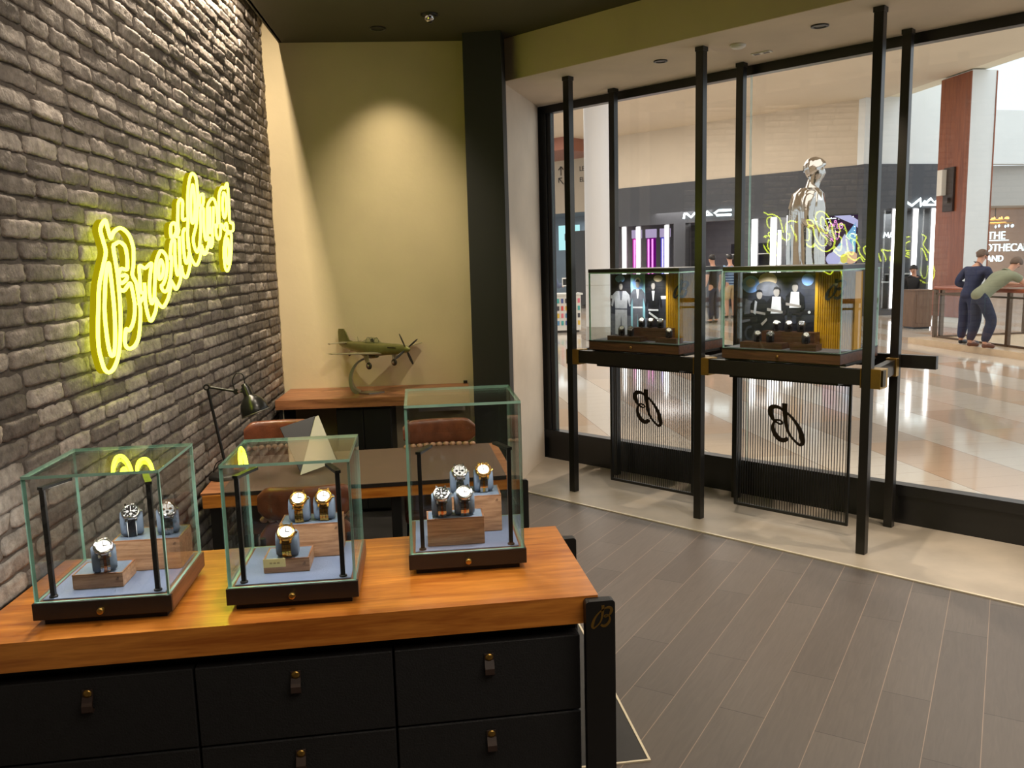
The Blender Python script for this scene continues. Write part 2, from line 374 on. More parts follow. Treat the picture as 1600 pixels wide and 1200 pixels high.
MACL= [[(-13.49,2.74),(-13.46,2.89),(-13.39,2.88),(-13.24,2.77),(-13.13,2.87),(-13.05,2.89)],[(-12.92,2.82),(-12.83,2.81),(-12.71,2.9),(-12.55,2.8),(-12.79,2.81)],[(-11.95,2.9),(-12.35,2.91),(-12.48,2.84),(-12.4,2.78),(-11.95,2.77)]]
# ================================================================== ROOM SHELL
def plank_material():
    m, nt, b = new_mat('dark_oak_planks')
    tc = nt.nodes.new('ShaderNodeTexCoord')
    mp = nt.nodes.new('ShaderNodeMapping'); mp.inputs['Rotation'].default_value = (0, 0, -math.radians(51.3))
    nt.links.new(tc.outputs['Object'], mp.inputs['Vector'])
    br = nt.nodes.new('ShaderNodeTexBrick')
    br.inputs['Scale'].default_value = 1.0; br.inputs['Brick Width'].default_value = 900.0; br.inputs['Row Height'].default_value = 0.164
    br.inputs['Mortar Size'].default_value = 0.0016; br.inputs['Mortar Smooth'].default_value = 0.2; br.inputs['Bias'].default_value = 0.0
    br.offset = 0.37
    br.inputs['Color1'].default_value = rgba(lin((84, 74, 68))); br.inputs['Color2'].default_value = rgba(lin((98, 90, 84)))
    br.inputs['Mortar'].default_value = rgba(lin((160, 140, 122)))
    nt.links.new(mp.outputs[0], br.inputs['Vector'])
    ms = nt.nodes.new('ShaderNodeMapping'); ms.inputs['Scale'].default_value = (1.5, 16, 1)
    nt.links.new(mp.outputs[0], ms.inputs['Vector'])
    n = nt.nodes.new('ShaderNodeTexNoise'); n.inputs['Scale'].default_value = 3; n.inputs['Detail'].default_value = 8; n.inputs['Distortion'].default_value = 1.6
    nt.links.new(ms.outputs[0], n.inputs['Vector'])
    r = nt.nodes.new('ShaderNodeValToRGB')
    r.color_ramp.elements[0].color = (0.72, 0.72, 0.72, 1); r.color_ramp.elements[1].color = (1.18, 1.18, 1.18, 1)
    nt.links.new(n.outputs['Fac'], r.inputs[0])
    mx = nt.nodes.new('ShaderNodeMix'); mx.data_type = 'RGBA'; mx.blend_type = 'MULTIPLY'; mx.inputs['Factor'].default_value = 1.0
    b2 = nt.nodes.new('ShaderNodeTexBrick'); b2.offset = 0.37
    for k_, v_ in (('Scale', 1.0), ('Brick Width', 1.05), ('Row Height', 0.164), ('Mortar Size', 0.0018), ('Mortar Smooth', 0.2), ('Bias', 0.0)): b2.inputs[k_].default_value = v_
    b2.inputs['Color1'].default_value = rgba(lin((80, 72, 67))); b2.inputs['Color2'].default_value = rgba(lin((94, 86, 80))); b2.inputs['Mortar'].default_value = rgba(lin((52, 46, 42)))
    nt.links.new(mp.outputs[0], b2.inputs['Vector'])
    mj = nt.nodes.new('ShaderNodeMix'); mj.data_type = 'RGBA'
    nt.links.new(br.outputs['Fac'], mj.inputs['Factor']); nt.links.new(b2.outputs['Color'], mj.inputs['A']); mj.inputs['B'].default_value = rgba(lin((140, 122, 108)))
    nt.links.new(mj.outputs['Result'], mx.inputs['A']); nt.links.new(r.outputs[0], mx.inputs['B'])
    nt.links.new(mx.outputs['Result'], b.inputs['Base Color'])
    b.inputs['Roughness'].default_value = 0.42
    bp = nt.nodes.new('ShaderNodeBump'); bp.inputs['Strength'].default_value = 0.12; bp.inputs['Distance'].default_value = 0.004
    nt.links.new(n.outputs['Fac'], bp.inputs['Height']); nt.links.new(bp.outputs[0], b.inputs['Normal'])
    return m
def tile_material():
    """polished mall floor: columns of long tiles, every other column in peach and sand blocks"""
    m, nt, b = new_mat('polished_mall_tiles')
    N = nt.nodes.new; L = nt.links.new
    tc = N('ShaderNodeTexCoord'); sp = N('ShaderNodeSeparateXYZ'); L(tc.outputs['Object'], sp.inputs[0])
    def math_(op, a, c=None, d=None):
        k = N('ShaderNodeMath'); k.operation = op
        for i, v in enumerate((a, c, d)):
            if v is None: continue
            if isinstance(v, (int, float)): k.inputs[i].default_value = v
            else: L(v, k.inputs[i])
        return k.outputs[0]
    cx = math_('DIVIDE', math_('ADD', sp.outputs[0], 0.03), 0.64)
    ci = math_('FLOOR', cx); par = math_('MODULO', math_('ADD', ci, 400), 2.0)
    yy = math_('DIVIDE', sp.outputs[1], 0.95)
    bi = math_('FLOOR', math_('ADD', yy, math_('MULTIPLY', ci, 0.37)))
    cb = N('ShaderNodeCombineXYZ'); L(ci, cb.inputs[0]); L(bi, cb.inputs[1])
    wn = N('ShaderNodeTexWhiteNoise'); L(cb.outputs[0], wn.inputs['Vector'])
    ra = N('ShaderNodeValToRGB'); ra.color_ramp.interpolation = 'CONSTANT'
    e = ra.color_ramp.elements
    e[0].position = 0; e[0].color = rgba(lin((204, 178, 153)))
    e[1].position = 0.4; e[1].color = rgba(lin((196, 179, 161)))
    e2 = e.new(0.65); e2.color = rgba(lin((208, 188, 167)))
    e3 = e.new(0.85); e3.color = rgba(lin((210, 197, 181)))
    L(wn.outputs['Value'], ra.inputs[0])
    mx = N('ShaderNodeMix'); mx.data_type = 'RGBA'
    L(par, mx.inputs['Factor']); L(ra.outputs[0], mx.inputs['A']); mx.inputs['B'].default_value = rgba(lin((215, 204, 190)))
    # joints
    fx = math_('FRACT', cx); jx = math_('LESS_THAN', fx, 0.010)
    fy = math_('FRACT', math_('DIVIDE', sp.outputs[1], 0.238)); jy = math_('MULTIPLY', math_('LESS_THAN', fy, 0.022), 0.45)
    j = math_('MAXIMUM', jx, jy)
    m2 = N('ShaderNodeMix'); m2.data_type = 'RGBA'
    L(j, m2.inputs['Factor']); L(mx.outputs['Result'], m2.inputs['A']); m2.inputs['B'].default_value = rgba(lin((150, 128, 108)))
    L(m2.outputs['Result'], b.inputs['Base Color'])
    b.inputs['Roughness'].default_value = 0.08; b.inputs['Specular IOR Level'].default_value = 0.6
    return m
M['planks'] = plank_material(); M['tiles'] = tile_material()
M['inlay'] = mat('dark_inlay_floor', (40, 38, 38), 0.5, var=0.25, vscale=6)

# shop floor, up to the concrete strip under the window
strip0, strip1 = 4.1674, 5.0
def poly_obj(name, pts, m, z0=None):
    me = bpy.data.meshes.new(name)
    me.from_pydata([tuple(p) for p in pts], [], [list(range(len(pts)))])
    me.materials.append(m); o = bpy.data.objects.new(name, me); COL.objects.link(o)
    bm = bmesh.new(); bm.from_mesh(me)
    bmesh.ops.recalc_face_normals(bm, faces=bm.faces); bm.to_mesh(me); bm.free()
    return o
fl = MB()
pts = [(-1.5, -3, 0), (4.6, -3, 0), tuple(W(2.2, strip0)), tuple(W(-4.25, strip0)), (0.5, 5.97, 0), (-0.82, 5.97, 0)]
fl.prism([(p[0], p[1]) for p in pts], lambda u, v, d: (u, v, d), -0.06, 0.0)
struct(fl.build('floor', M['planks']))
st = MB(); st.prism([(-5.0, strip0), (2.2, strip0), (2.2, 5.0366), (-5.0, 5.0366)], lambda u, v, d: tuple(W(u, v, d)), -0.06, 0.003)
struct(st.build('floor_window_strip', M['concrete']))
tr = MB(); tr.prism([(-4.5, strip0 - 0.012), (2.2, strip0 - 0.012), (2.2, strip0 + 0.004), (-4.5, strip0 + 0.004)], lambda u, v, d: tuple(W(u, v, d)), -0.01, 0.006)
struct(tr.build('trim_1', M['trim_metal']))
il = MB().box(-1.05, 0.741, 2.402, 5.8, -0.01, 0.003)
struct(il.build('floor_desk_inlay', M['inlay']))
t2 = MB().box(-1.05, 0.749, 2.394, 2.402, -0.01, 0.005).box(0.741, 0.749, 2.402, 5.55, -0.01, 0.005)
struct(t2.build('trim_2', M['trim_metal']))

# ceiling with the slot along the brick wall, soffit over the window
pc = [tuple(B(8.9, 0.12))[:2], (4.55, -3), tuple(W(2.1, 4.1728))[:2], tuple(W(-4.25, 4.1728))[:2], (0.5, 5.97), tuple(B(-0.1, 0.12))[:2]]
ce = MB().prism(pc, lambda u, v, d: (u, v, d), 3.057, 3.12)
bprism = lambda mb, d0, d1, o0, o1, z0, z1: mb.prism([(d0, o0), (d1, o0), (d1, o1), (d0, o1)], lambda u, v, q: tuple(B(u, v, q)), z0, z1)
bprism(ce, -0.1, 8.9, 0.108, 0.132, 3.057, 3.42)
bprism(ce, -0.1, 8.9, -0.1, 0.132, 3.40, 3.46)
struct(ce.build('ceiling', M['ceiling']))
sf = MB().prism([(-5.1, 4.1728), (2.2, 4.1728), (2.2, 5.10), (-5.1, 5.10)], lambda u, v, d: tuple(W(u, v, d)), 2.79, 3.12)
struct(sf.build('ceiling_soffit', M['reveal']))
fa = MB().prism([(-4.18, 4.160), (2.2, 4.160), (2.2, 4.1725), (-4.18, 4.1725)], lambda u, v, d: tuple(W(u, v, d)), 2.79, 3.057)
struct(fa.build('trim_3', M['plaster']))
k = MB(); bprism(k, 0.01, 8.9, -0.02, 0.026, 3.215, 3.27); struct(k.build('trim_4', M['frame_black']))

# back wall (plaster), its own slightly turned plane
AG = math.radians(-4.3838)
GE = Vector((math.cos(AG), math.sin(AG), 0)); GN = Vector((-math.sin(AG), math.cos(AG), 0)); G0 = Vector((-0.7796, 5.8537, 0))
def G(s, d, z): return G0 + GE * s - GN * d + Vector((0, 0, z))
bw = MB().prism([(-0.1, 0.0), (1.45, 0.0), (1.45, -0.12), (-0.1, -0.12)], lambda u, v, d: tuple(G(u, v, d)), 0, 3.44)
struct(bw.build('wall_back', M['plaster']))
cb_ = MB().prism([(0.505, 5.56), (0.742, 5.485), (0.80, 5.72), (0.80, 5.86), (0.53, 5.86)], lambda u, v, d: (u, v, d), 0, 3.057)
struct(cb_.build('trim_5', M['column']))
rv = MB().prism([(0.778, 5.718), (1.165, 6.589), (1.03, 6.70), (0.66, 5.87)], lambda u, v, d: (u, v, d), 0, 2.79)
struct(rv.build('wall_reveal', M['reveal']))
# the shop behind the camera
struct(MB().box(-1.6, 4.62, -3.1, -3.0, 0, 3.46).build('wall_rear', M['column']))
struct(MB().prism([(4.5, -3.1), (4.62, -3.1), (4.62, 0.9), (4.5, 0.9)], lambda u, v, d: (u, v, d), 0, 3.12).build('wall_right', M['column']))

# ------------------------------------------------------------------ brick wall
def brick_wall():
    rnd = random.Random(11)
    X0 = 0.0
    mb = MB()
    mb.box(-0.12, X0 - 0.0075, -8.9, 0.02, 0, 3.42, 0)
    course = 0.0585; gap = 0.0105
    tint = []
    vs, fs = [], []
    z = 0.0; row = 0
    while z < 3.22:
        y = -8.9 + rnd.uniform(-0.02, 0.02) + (0.11 if row % 2 else 0)
        y -= 0.1
        detail = z > 0.62
        while y < 0.01:
            ln = rnd.choice([0.215, 0.215, 0.21, 0.22, 0.2, 0.225, 0.16])
            y0, y1 = y + gap / 2, min(y + ln - gap / 2, 0.008)
            y += ln
            if y1 - y0 < 0.03: continue
            fine = detail and y1 > -4.6
            jz = rnd.uniform(-0.0035, 0.0035)
            z0, z1 = z + gap / 2 + jz, z + course - gap / 2 + jz
            nu, nv = (11, 6) if fine else (2, 2)
            base = len(vs); off = rnd.uniform(-0.002, 0.004); tv = rnd.random()
            if rnd.random() < 0.06: tv += 0.9
            tilt = rnd.uniform(-0.005, 0.005); tilt2 = rnd.uniform(-0.006, 0.004)
            for i in range(nu + 1):
                for j in range(nv + 1):
                    u = i / nu; v = j / nv
                    py = y0 + (y1 - y0) * u; pz = z0 + (z1 - z0) * v
                    edge = (i in (0, nu)) or (j in (0, nv))
                    n1 = noise.noise(Vector((py * 9, pz * 18, row * 3.1)))
                    n2 = noise.noise(Vector((py * 38, pz * 46, row * 1.7)))
                    n3 = noise.noise(Vector((py * 95, pz * 110, row * 0.9)))
                    px = X0 + off + tilt * (u - 0.5) + tilt2 * (v - 0.5) + 0.0035 * n1 + 0.0032 * n2 + 0.0018 * n3
                    if edge:
                        px -= 0.0022 + 0.0045 * abs(n2)
                        if i in (0, nu): py += 0.005 * n1 + 0.003 * n3
                        if j in (0, nv): pz += 0.0042 * n2 + 0.003 * n1
                    if (i in (0, nu)) and (j in (0, nv)):
                        py += 0.004 * (1 if i == 0 else -1); pz += 0.003 * (1 if j == 0 else -1)
                    vs.append((px, py, pz)); tint.append(tv)
            def I(i, j): return base + i * (nv + 1) + j
            for i in range(nu):
                for j in range(nv):
                    fs.append((I(i, j), I(i + 1, j), I(i + 1, j + 1), I(i, j + 1)))
            loop = [I(i, 0) for i in range(nu + 1)] + [I(nu, j) for j in range(1, nv + 1)] + [I(i, nv) for i in range(nu - 1, -1, -1)] + [I(0, j) for j in range(nv - 1, 0, -1)]
            bb = len(vs)
            for k in loop:
                p = vs[k]; vs.append((X0 - 0.012, p[1], p[2])); tint.append(tv)
            n = len(loop)
            for k in range(n):
                fs.append((loop[k], bb + k, bb + (k + 1) % n, loop[(k + 1) % n]))
        z += course; row += 1
    mb.sm = [False] * len(mb.f)
    b0 = len(mb.v)
    mb.add(vs, fs, 1, False)
    m, nt, b = new_mat('weathered_grey_brick')
    at = nt.nodes.new('ShaderNodeAttribute'); at.attribute_name = 'brick_tone'
    r = nt.nodes.new('ShaderNodeValToRGB')
    r.color_ramp.elements[0].color = rgba(lin((122, 114, 107))); r.color_ramp.elements[1].color = rgba(lin((150, 141, 132)))
    e = r.color_ramp.elements; e[1].position = 0.55; k = e.new(1.0); k.color = rgba(lin((186, 176, 166)))
    nt.links.new(at.outputs['Fac'], r.inputs[0])
    tc = nt.nodes.new('ShaderNodeTexCoord')
    n = nt.nodes.new('ShaderNodeTexNoise'); n.inputs['Scale'].default_value = 26; n.inputs['Detail'].default_value = 9; n.inputs['Roughness'].default_value = 0.68
    nt.links.new(tc.outputs['Object'], n.inputs['Vector'])
    rr = nt.nodes.new('ShaderNodeValToRGB'); rr.color_ramp.elements[0].position = 0.34; rr.color_ramp.elements[1].position = 0.66
    rr.color_ramp.elements[0].color = (0.55, 0.54, 0.53, 1); rr.color_ramp.elements[1].color = (1.2, 1.19, 1.17, 1)
    nt.links.new(n.outputs['Fac'], rr.inputs[0])
    mx = nt.nodes.new('ShaderNodeMix'); mx.data_type = 'RGBA'; mx.blend_type = 'MULTIPLY'; mx.inputs['Factor'].default_value = 1
    nt.links.new(r.outputs[0], mx.inputs['A']); nt.links.new(rr.outputs[0], mx.inputs['B'])
    nt.links.new(mx.outputs['Result'], b.inputs['Base Color'])
    b.inputs['Roughness'].default_value = 0.8
    n3 = nt.nodes.new('ShaderNodeTexNoise'); n3.inputs['Scale'].default_value = 85; n3.inputs['Detail'].default_value = 6
    nt.links.new(tc.outputs['Object'], n3.inputs['Vector'])
    bp = nt.nodes.new('ShaderNodeBump'); bp.inputs['Strength'].default_value = 0.8; bp.inputs['Distance'].default_value = 0.006
    nt.links.new(n3.outputs['Fac'], bp.inputs['Height']); nt.links.new(bp.outputs[0], b.inputs['Normal'])
    mo = mat('dark_mortar', (92, 84, 77), 0.9, var=0.2, vscale=30, bump=0.3, bscale=90)
    o = mb.build('wall_left', [mo, m], fix=True)
    o.location = BC; o.rotation_euler = (0, 0, -TB)
    a = o.data.attributes.new('brick_tone', 'FLOAT', 'POINT')
    a.data.foreach_set('value', [0.0] * b0 + tint)
    for p in o.data.polygons:
        if p.material_index == 1: p.use_smooth = True
    struct(o)
brick_wall()

# ------------------------------------------------------------------ shop window
def wbox(mb, t0, t1, o0, o1, z0, z1, m=0):
    return mb.prism([(t0, o0), (t1, o0), (t1, o1), (t0, o1)], lambda u, v, d: tuple(W(u, v, d)), z0, z1, m)
WR = 2.0
k = MB(); wbox(k, -4.47, WR, 5.0366, 5.10, 0, 0.178); struct(k.build('trim_6', M['frame_black'], bevel=0.003))
k = MB(); wbox(k, -4.47, WR, 5.020, 5.10, 0.178, 0.240); struct(k.build('trim_7', M['frame_black'], bevel=0.004))
k = MB(); wbox(k, -4.47, WR, 5.0366, 5.10, 2.732, 2.79); struct(k.build('trim_8', M['frame_black'], bevel=0.003))
k = MB(); wbox(k, -4.475, -4.385, 5.0366, 5.10, 0.0, 2.79); wbox(k, -4.385, -4.345, 5.045, 5.09, 0.24, 2.732); struct(k.build('trim_9', M['frame_black'], bevel=0.003))
def pane(name, t0, t1):
    k = MB()
    o0, o1, z0, z1 = 5.06, 5.068, 0.24, 2.732
    c = [tuple(W(t0, o0, z0)), tuple(W(t1, o0, z0)), tuple(W(t1, o0, z1)), tuple(W(t0, o0, z1)), tuple(W(t0, o1, z0)), tuple(W(t1, o1, z0)), tuple(W(t1, o1, z1)), tuple(W(t0, o1, z1))]
    k.add(c, [(0, 1, 2, 3), (4, 5, 6, 7)], 0); k.add(c, [(1, 5, 6, 2), (0, 4, 7, 3)], 1)
    struct(k.build(name, [M['pane'], M['edge']]))
pane('window_1', -4.345, -2.672); pane('window_2', -2.664, WR)

# ------------------------------------------------------------------ ceiling fittings
M['fit_dark'] = mat('dark_fitting', (24, 23, 21), 0.4)
M['fit_lens'] = mat('lamp_recess', (60, 52, 40), 0.3, 0.4)
def downlight(name, label, p, body, r=0.035):
    t = thing(name, label, 'ceiling light', p)
    MB().lathe([(r * 0.68, 0.0), (r, 0.0), (r, -0.006), (r * 0.7, -0.007), (r * 0.68, -0.003)], seg=28).build('bezel', body, t)
    MB().cyl((0, 0, -0.0015), (0, 0, -0.0005), r * 0.69, seg=28).build('lamp_recess', M['fit_lens'], t)
    return t
downlight('recessed_downlight', 'black recessed downlight in the dark ceiling near the plaster wall', (-0.025, 5.475, 3.057), M['fit_dark'], 0.05)
downlight('recessed_downlight', 'small round recessed spotlight in the soffit between the two leftmost front posts', (1.67, 5.112, 2.79), M['black'], 0.042)
downlight('recessed_downlight', 'round recessed spotlight in the soffit left of the tallest right hand post', (2.282, 4.328, 2.79), M['black'], 0.046)
t = thing('smoke_detector', 'white disc smoke detector on the soffit above the window', 'smoke detector', (2.0, 4.726, 2.79))
MB().lathe([(0.001, -0.02), (0.03, -0.02), (0.042, -0.012), (0.045, 0.0)], seg=28).build('cover', M['white'], t)
MB().lathe([(0.047, -0.004), (0.047, 0.0)], seg=28).build('rim', M['reveal'], t)
t = thing('ceiling_vent_plate', 'small rectangular slotted fitting on the soffit beside the smoke detector', 'fitting', (2.218, 4.893, 2.79), AW)
MB().box(-0.06, 0.06, -0.022, 0.022, -0.006, 0).build('plate', M['white'], t, bevel=0.002)
for x in (-0.03, 0.03):
    MB().box(x - 0.018, x + 0.018, -0.012, 0.012, -0.0075, -0.006).build('slot', M['fit_dark'], t)
t = thing('ceiling_camera', 'small round chrome eyed fitting hanging from the dark ceiling', 'ceiling fitting', (0.281, 5.167, 3.057))
MB().lathe([(0.05, 0), (0.05, -0.01), (0.034, -0.014)], seg=24).build('mount', M['fit_dark'], t)
MB().lathe([(0.032, -0.014), (0.03, -0.03), (0.018, -0.042), (0.002, -0.046)], seg=24).build('dome', M['steel'], t)
MB().lathe([(0.012, -0.043), (0.011, -0.05), (0.002, -0.052)], seg=16).build('lens', M['fit_dark'], t)

# ================================================================== NEON SIGN on the brick wall
M["neon"] = emit("neon_tube_light", (236, 255, 58), 12.0)
M['neon_back'] = emit('neon_channel_glow', (170, 168, 10), 1.0)
M['neon_side'] = emit('acrylic_channel_added_glow', (182, 168, 14), 0.8)  # tube light on the channel put in as a glow of its own
sign = thing('neon_sign', 'glowing yellow outline script neon sign reading Breitling on the brick wall', 'neon sign', tuple(B(2.3, 0, 1.65)), )
sign.rotation_euler = (0, 0, -TB)
for key, curves in NEON.items():
    tb = MB(); ch = MB()
    for closed, pts in curves:
        pp = smooth_curve([(0.047, 2.3 - a, z - 1.65) for a, z in pts], bool(closed), 5)
        tb.tube(pp, 0.0062, 8, 0, bool(closed))
        # channel behind the tube: a thin strip with depth
        n = len(pp); L = []; R = []
        for i, p in enumerate(pp):
            d = (pp[(i + 1) % n] if (closed or i < n - 1) else p) - (pp[i - 1] if (closed or i > 0) else p)
            d.x = 0
            if d.length < 1e-9: d = Vector((0, 0, 1))
            d.normalize(); nn = Vector((0, -d.z, d.y)) * 0.0035
            L.append(p + nn); R.append(p - nn)
        q = []
        for a in (L, R):
            for x in (0.022, 0.040):
                q.append([(x, v.y, v.z) for v in a])
        vs = q[0] + q[1] + q[3] + q[2]
        fs = []
        for i in range(n if closed else n - 1):
            j = (i + 1) % n
            for a in range(4):
                b_ = (a + 1) % 4
                fs.append((a * n + i, a * n + j, b_ * n + j, b_ * n + i))
        ch.add(vs, fs, 0)
    letter = tb.build('letter_tube', M['neon'], sign)
    ch.build('channel', M['neon_side'], letter)
# four stand-off pins hold the letters off the brick
for (a, z) in ((3.02, 1.45), (2.6, 1.68), (2.1, 1.75), (1.5, 1.85)):
    MB().cyl((-0.01, 2.3 - a, z - 1.65), (0.030, 2.3 - a, z - 1.65), 0.004, seg=8).build('standoff_pin', M['steel'], sign)
# ================================================================== SALES COUNTER
ZC = 0.775            # counter top height
KC = 1.3              # the counter cases share one module: widths below are in units of it
Z0 = 0.3692
ct = thing('worktop', 'thick warm walnut worktop carrying the three glass display cases', 'worktop', (-0.27, 2.21, 0.704))
MB().prism([(-0.752, -0.28), (0.739, -0.28), (0.739, 0.28), (-0.715, 0.28)], lambda u, v, d: (u, v, d), 0, ZC - 0.704).build('top_board', M['worktop'], ct, bevel=0.004)
cab = thing('drawer_cabinet', 'charcoal drawer cabinet under the walnut worktop', 'cabinet', (-0.273, 2.21, 0))
cab.scale = (KC,) * 3
MB().box(-0.55, 0.536, -0.165, 0.20, 0.40 - Z0, 0.895 - Z0).box(-0.55, 0.50, -0.13, 0.18, 0.895 - Z0, 0.9105 - Z0).box(-0.54, 0.52, -0.14, 0.19, 0, 0.40 - Z0).build('carcass', M['cabinet_body'], cab)
cols = [(-0.762, -0.397), (-0.393, -0.035), (-0.031, 0.327)]
rows = [(0.727 - Z0, 0.881 - Z0), (0.570 - Z0, 0.723 - Z0), (0.413 - Z0, 0.566 - Z0)]
for (x0, x1) in cols:
    for (z0, z1) in rows:
        d = MB().box(x0 + 0.21, x1 + 0.21, -0.20, -0.166, z0, z1).build('drawer', M['cabinet'], cab, bevel=0.002)
        xc = (x0 + x1) / 2 + 0.21; zt = z1 - 0.028
        # leather pull folded under a brass screw
        s = MB()
        prof = [(-0.2005, zt + 0.007), (-0.2025, zt + 0.007), (-0.2045, zt - 0.006), (-0.213, zt - 0.02), (-0.214, zt - 0.031), (-0.208, zt - 0.036), (-0.2005, zt - 0.034), (-0.2005, zt - 0.030), (-0.207, zt - 0.030), (-0.209, zt - 0.021), (-0.2005, zt - 0.008)]
        s.prism(prof, lambda u, v, w: (xc + w, u, v), -0.009, 0.009)
        s.build('leather_pull', M['strap'], d, bevel=0.0006)
        MB().lathe([(0.0075, 0), (0.0072, 0.002), (0.003, 0.0026)], (xc, -0.2032, zt), (0, -1, 0), 18).build('brass_screw', M['brass'], d)
# end legs of flat steel
def end_leg(label, x0, x1, y0, y1, zt):
    t = thing('flat_steel_leg', label, 'table leg', ((x0 + x1) / 2, (y0 + y1) / 2, 0))
    w = (x1 - x0) / 2; h = zt; r = 0.009
    poly = [(-w, 0), (w, 0)]
    for a in range(0, 91, 15): poly.append((w - r + r * math.cos(math.radians(a)), h - r + r * math.sin(math.radians(a))))
    for a in range(90, 181, 15): poly.append((-w + r + r * math.cos(math.radians(a)), h - r + r * math.sin(math.radians(a))))
    d = (y1 - y0) / 2
    MB().prism(poly, lambda u, v, w_: (u, w_, v), -d, d).build('upright', M['black'], t, bevel=0.0015)
    return t
leg = end_leg('black flat leg with a gold script B at the right end of the worktop', 0.430, 0.504, 1.901, 1.928, 0.7706)
lm = MB().ribbon([(u * 0.06, v * 0.06, w * 0.06) for u, v, w in smooth_curve(LOGO[0], False, 3)], lambda u, v, d: (u + 0.003, -0.0136 - d, v + 0.730), 0.0, 0.0012)
lm.build('script_emblem', M['brass'], leg)
end_leg('short visible black rounded leg at the far right corner of the walnut worktop', 0.442, 0.536, 2.493, 2.522, 0.729)

# ================================================================== COUNTER DISPLAY CASES
M['shaded_case_leather_edge'] = mat('shaded_front_dark_leather', (34, 28, 26), 0.4, var=0.1, vscale=30, bump=0.1, bscale=220)  # case fronts: shade put into the colour; desk edge: real dark leather
M['case_side'] = wood('case_walnut', (92, 58, 36), (128, 84, 54), 'Y', 0.4, 2.0)
M['led'] = emit('led_strip_light', (255, 246, 232), 6.0)
def glass_box(x0, x1, y0, y1, z0, z1, th=0.0055):
    """four walls and a lid; broad faces clear, cut edges green"""
    mb = MB()
    G_, E_ = 0, 1
    # face order: bottom, top, front(-y), right, back, left
    mb.box(x0, x1, y0, y0 + th, z0, z1 - th, E_, {2: G_, 4: G_})
    mb.box(x0, x1, y1 - th, y1, z0, z1 - th, E_, {2: G_, 4: G_})
    mb.box(x0, x0 + th, y0 + th, y1 - th, z0, z1 - th, E_, {3: G_, 5: G_})
    mb.box(x1 - th, x1, y0 + th, y1 - th, z0, z1 - th, E_, {3: G_, 5: G_})
    mb.box(x0, x1, y0, y1, z1 - th, z1, E_, {0: G_, 1: G_})
    return mb
def display_case(label, cx, cy, rz, h):
    """small glass case: 0.243 wide, 0.24 deep"""
    t = thing('glass_display_case', label, 'display case', (cx, cy, ZC), rz, 'glass display cases on the walnut worktop')
    t.scale = (KC,) * 3
    w = 0.122; d = 0.12
    MB().box(-w + 0.014, w - 0.014, -d + 0.014, d - 0.014, 0, 0.013).build('foot', M['cabinet_body'], t)
    MB().box(-w, w, -d + 0.008, d, 0.013, 0.045).build('base', M['case_side'], t, bevel=0.001)
    f = MB().box(-w, w, -d, -d + 0.0078, 0.013, 0.045).build('drawer_front', M['shaded_case_leather_edge'], t, bevel=0.001)
    MB().lathe([(0.0035, 0), (0.0035, 0.004), (0.006, 0.006), (0.006, 0.013), (0.0052, 0.0145), (0.003, 0.0148)], (0, -d, 0.028), (0, -1, 0), 20).build('knob', M['brass'], f)
    MB().box(-w + 0.014, w - 0.014, -d + 0.014, d - 0.014, 0.045, 0.0475).build('leather_pad', M['pad'], t, bevel=0.001)
    glass_box(-w + 0.004, w - 0.004, -d + 0.004, d - 0.004, 0.0452, h).build('glass_cover', [M['glass'], M['edge']], t)
    for s in (-1, 1):
        px, py = s * 0.0925, -d + 0.024
        a = MB()
        a.lathe([(0.0075, 0.0475), (0.0075, 0.0505), (0.0055, 0.0515)], (px, py, 0), (0, 0, 1), 14)
        a.box(px - 0.0042, px + 0.0042, py - 0.0042, py + 0.0042, 0.0505, 0.254)
        # head: short flat bar running back and inward
        hx, hy = -s * 0.024, 0.062; L_ = math.hypot(hx, hy); ux, uy = hx / L_, hy / L_; nx, ny = -uy * 0.0058, ux * 0.0058
        sx, sy = px - ux * 0.005, py - uy * 0.005; ex, ey = px + hx, py + hy
        a.prism([(sx + nx, sy + ny), (sx - nx, sy - ny), (ex - nx, ey - ny), (ex + nx, ey + ny)], lambda u, v, q: (u, v, q), 0.251, 0.2565)
        arm = a.build('light_arm', M['frame_black'], t, bevel=0.0006)
        sx, sy = px + ux * 0.012, py + uy * 0.012; ex, ey = px + hx * 0.95, py + hy * 0.95; nx *= 0.6; ny *= 0.6
        MB().prism([(sx + nx, sy + ny), (sx - nx, sy - ny), (ex - nx, ey - ny), (ex + nx, ey + ny)], lambda u, v, q: (u, v, q), 0.2502, 0.2509).build('led_strip', M['led'], arm)
        # the strip's own light
        dl = bpy.data.lights.new('case_led_light', 'AREA'); dl.shape = 'RECTANGLE'; dl.size = 0.065; dl.size_y = 0.01; dl.energy = 0.7; dl.color = (1, 0.96, 0.93)
        lo = bpy.data.objects.new('case_led_light', dl); COL.objects.link(lo)
        c, s_ = math.cos(rz), math.sin(rz)
        lx, ly = (sx + ex) / 2, (sy + ey) / 2
        lo.location = (cx + (lx * c - ly * s_) * KC, cy + (lx * s_ + ly * c) * KC, ZC + 0.2495 * KC)
        lo.rotation_euler = (0.25, 0, rz + math.atan2(uy, ux))
    return t
RZ = -0.028
display_case('low glass case at the left end of the worktop against the brick', -0.7163, 2.158, RZ, 0.281)
display_case('low middle glass case holding three gold watches', -0.275, 2.158, RZ, 0.281)
display_case('tallest glass case, right end of the worktop, holding four watches', 0.169, 2.3036, RZ, 0.356)

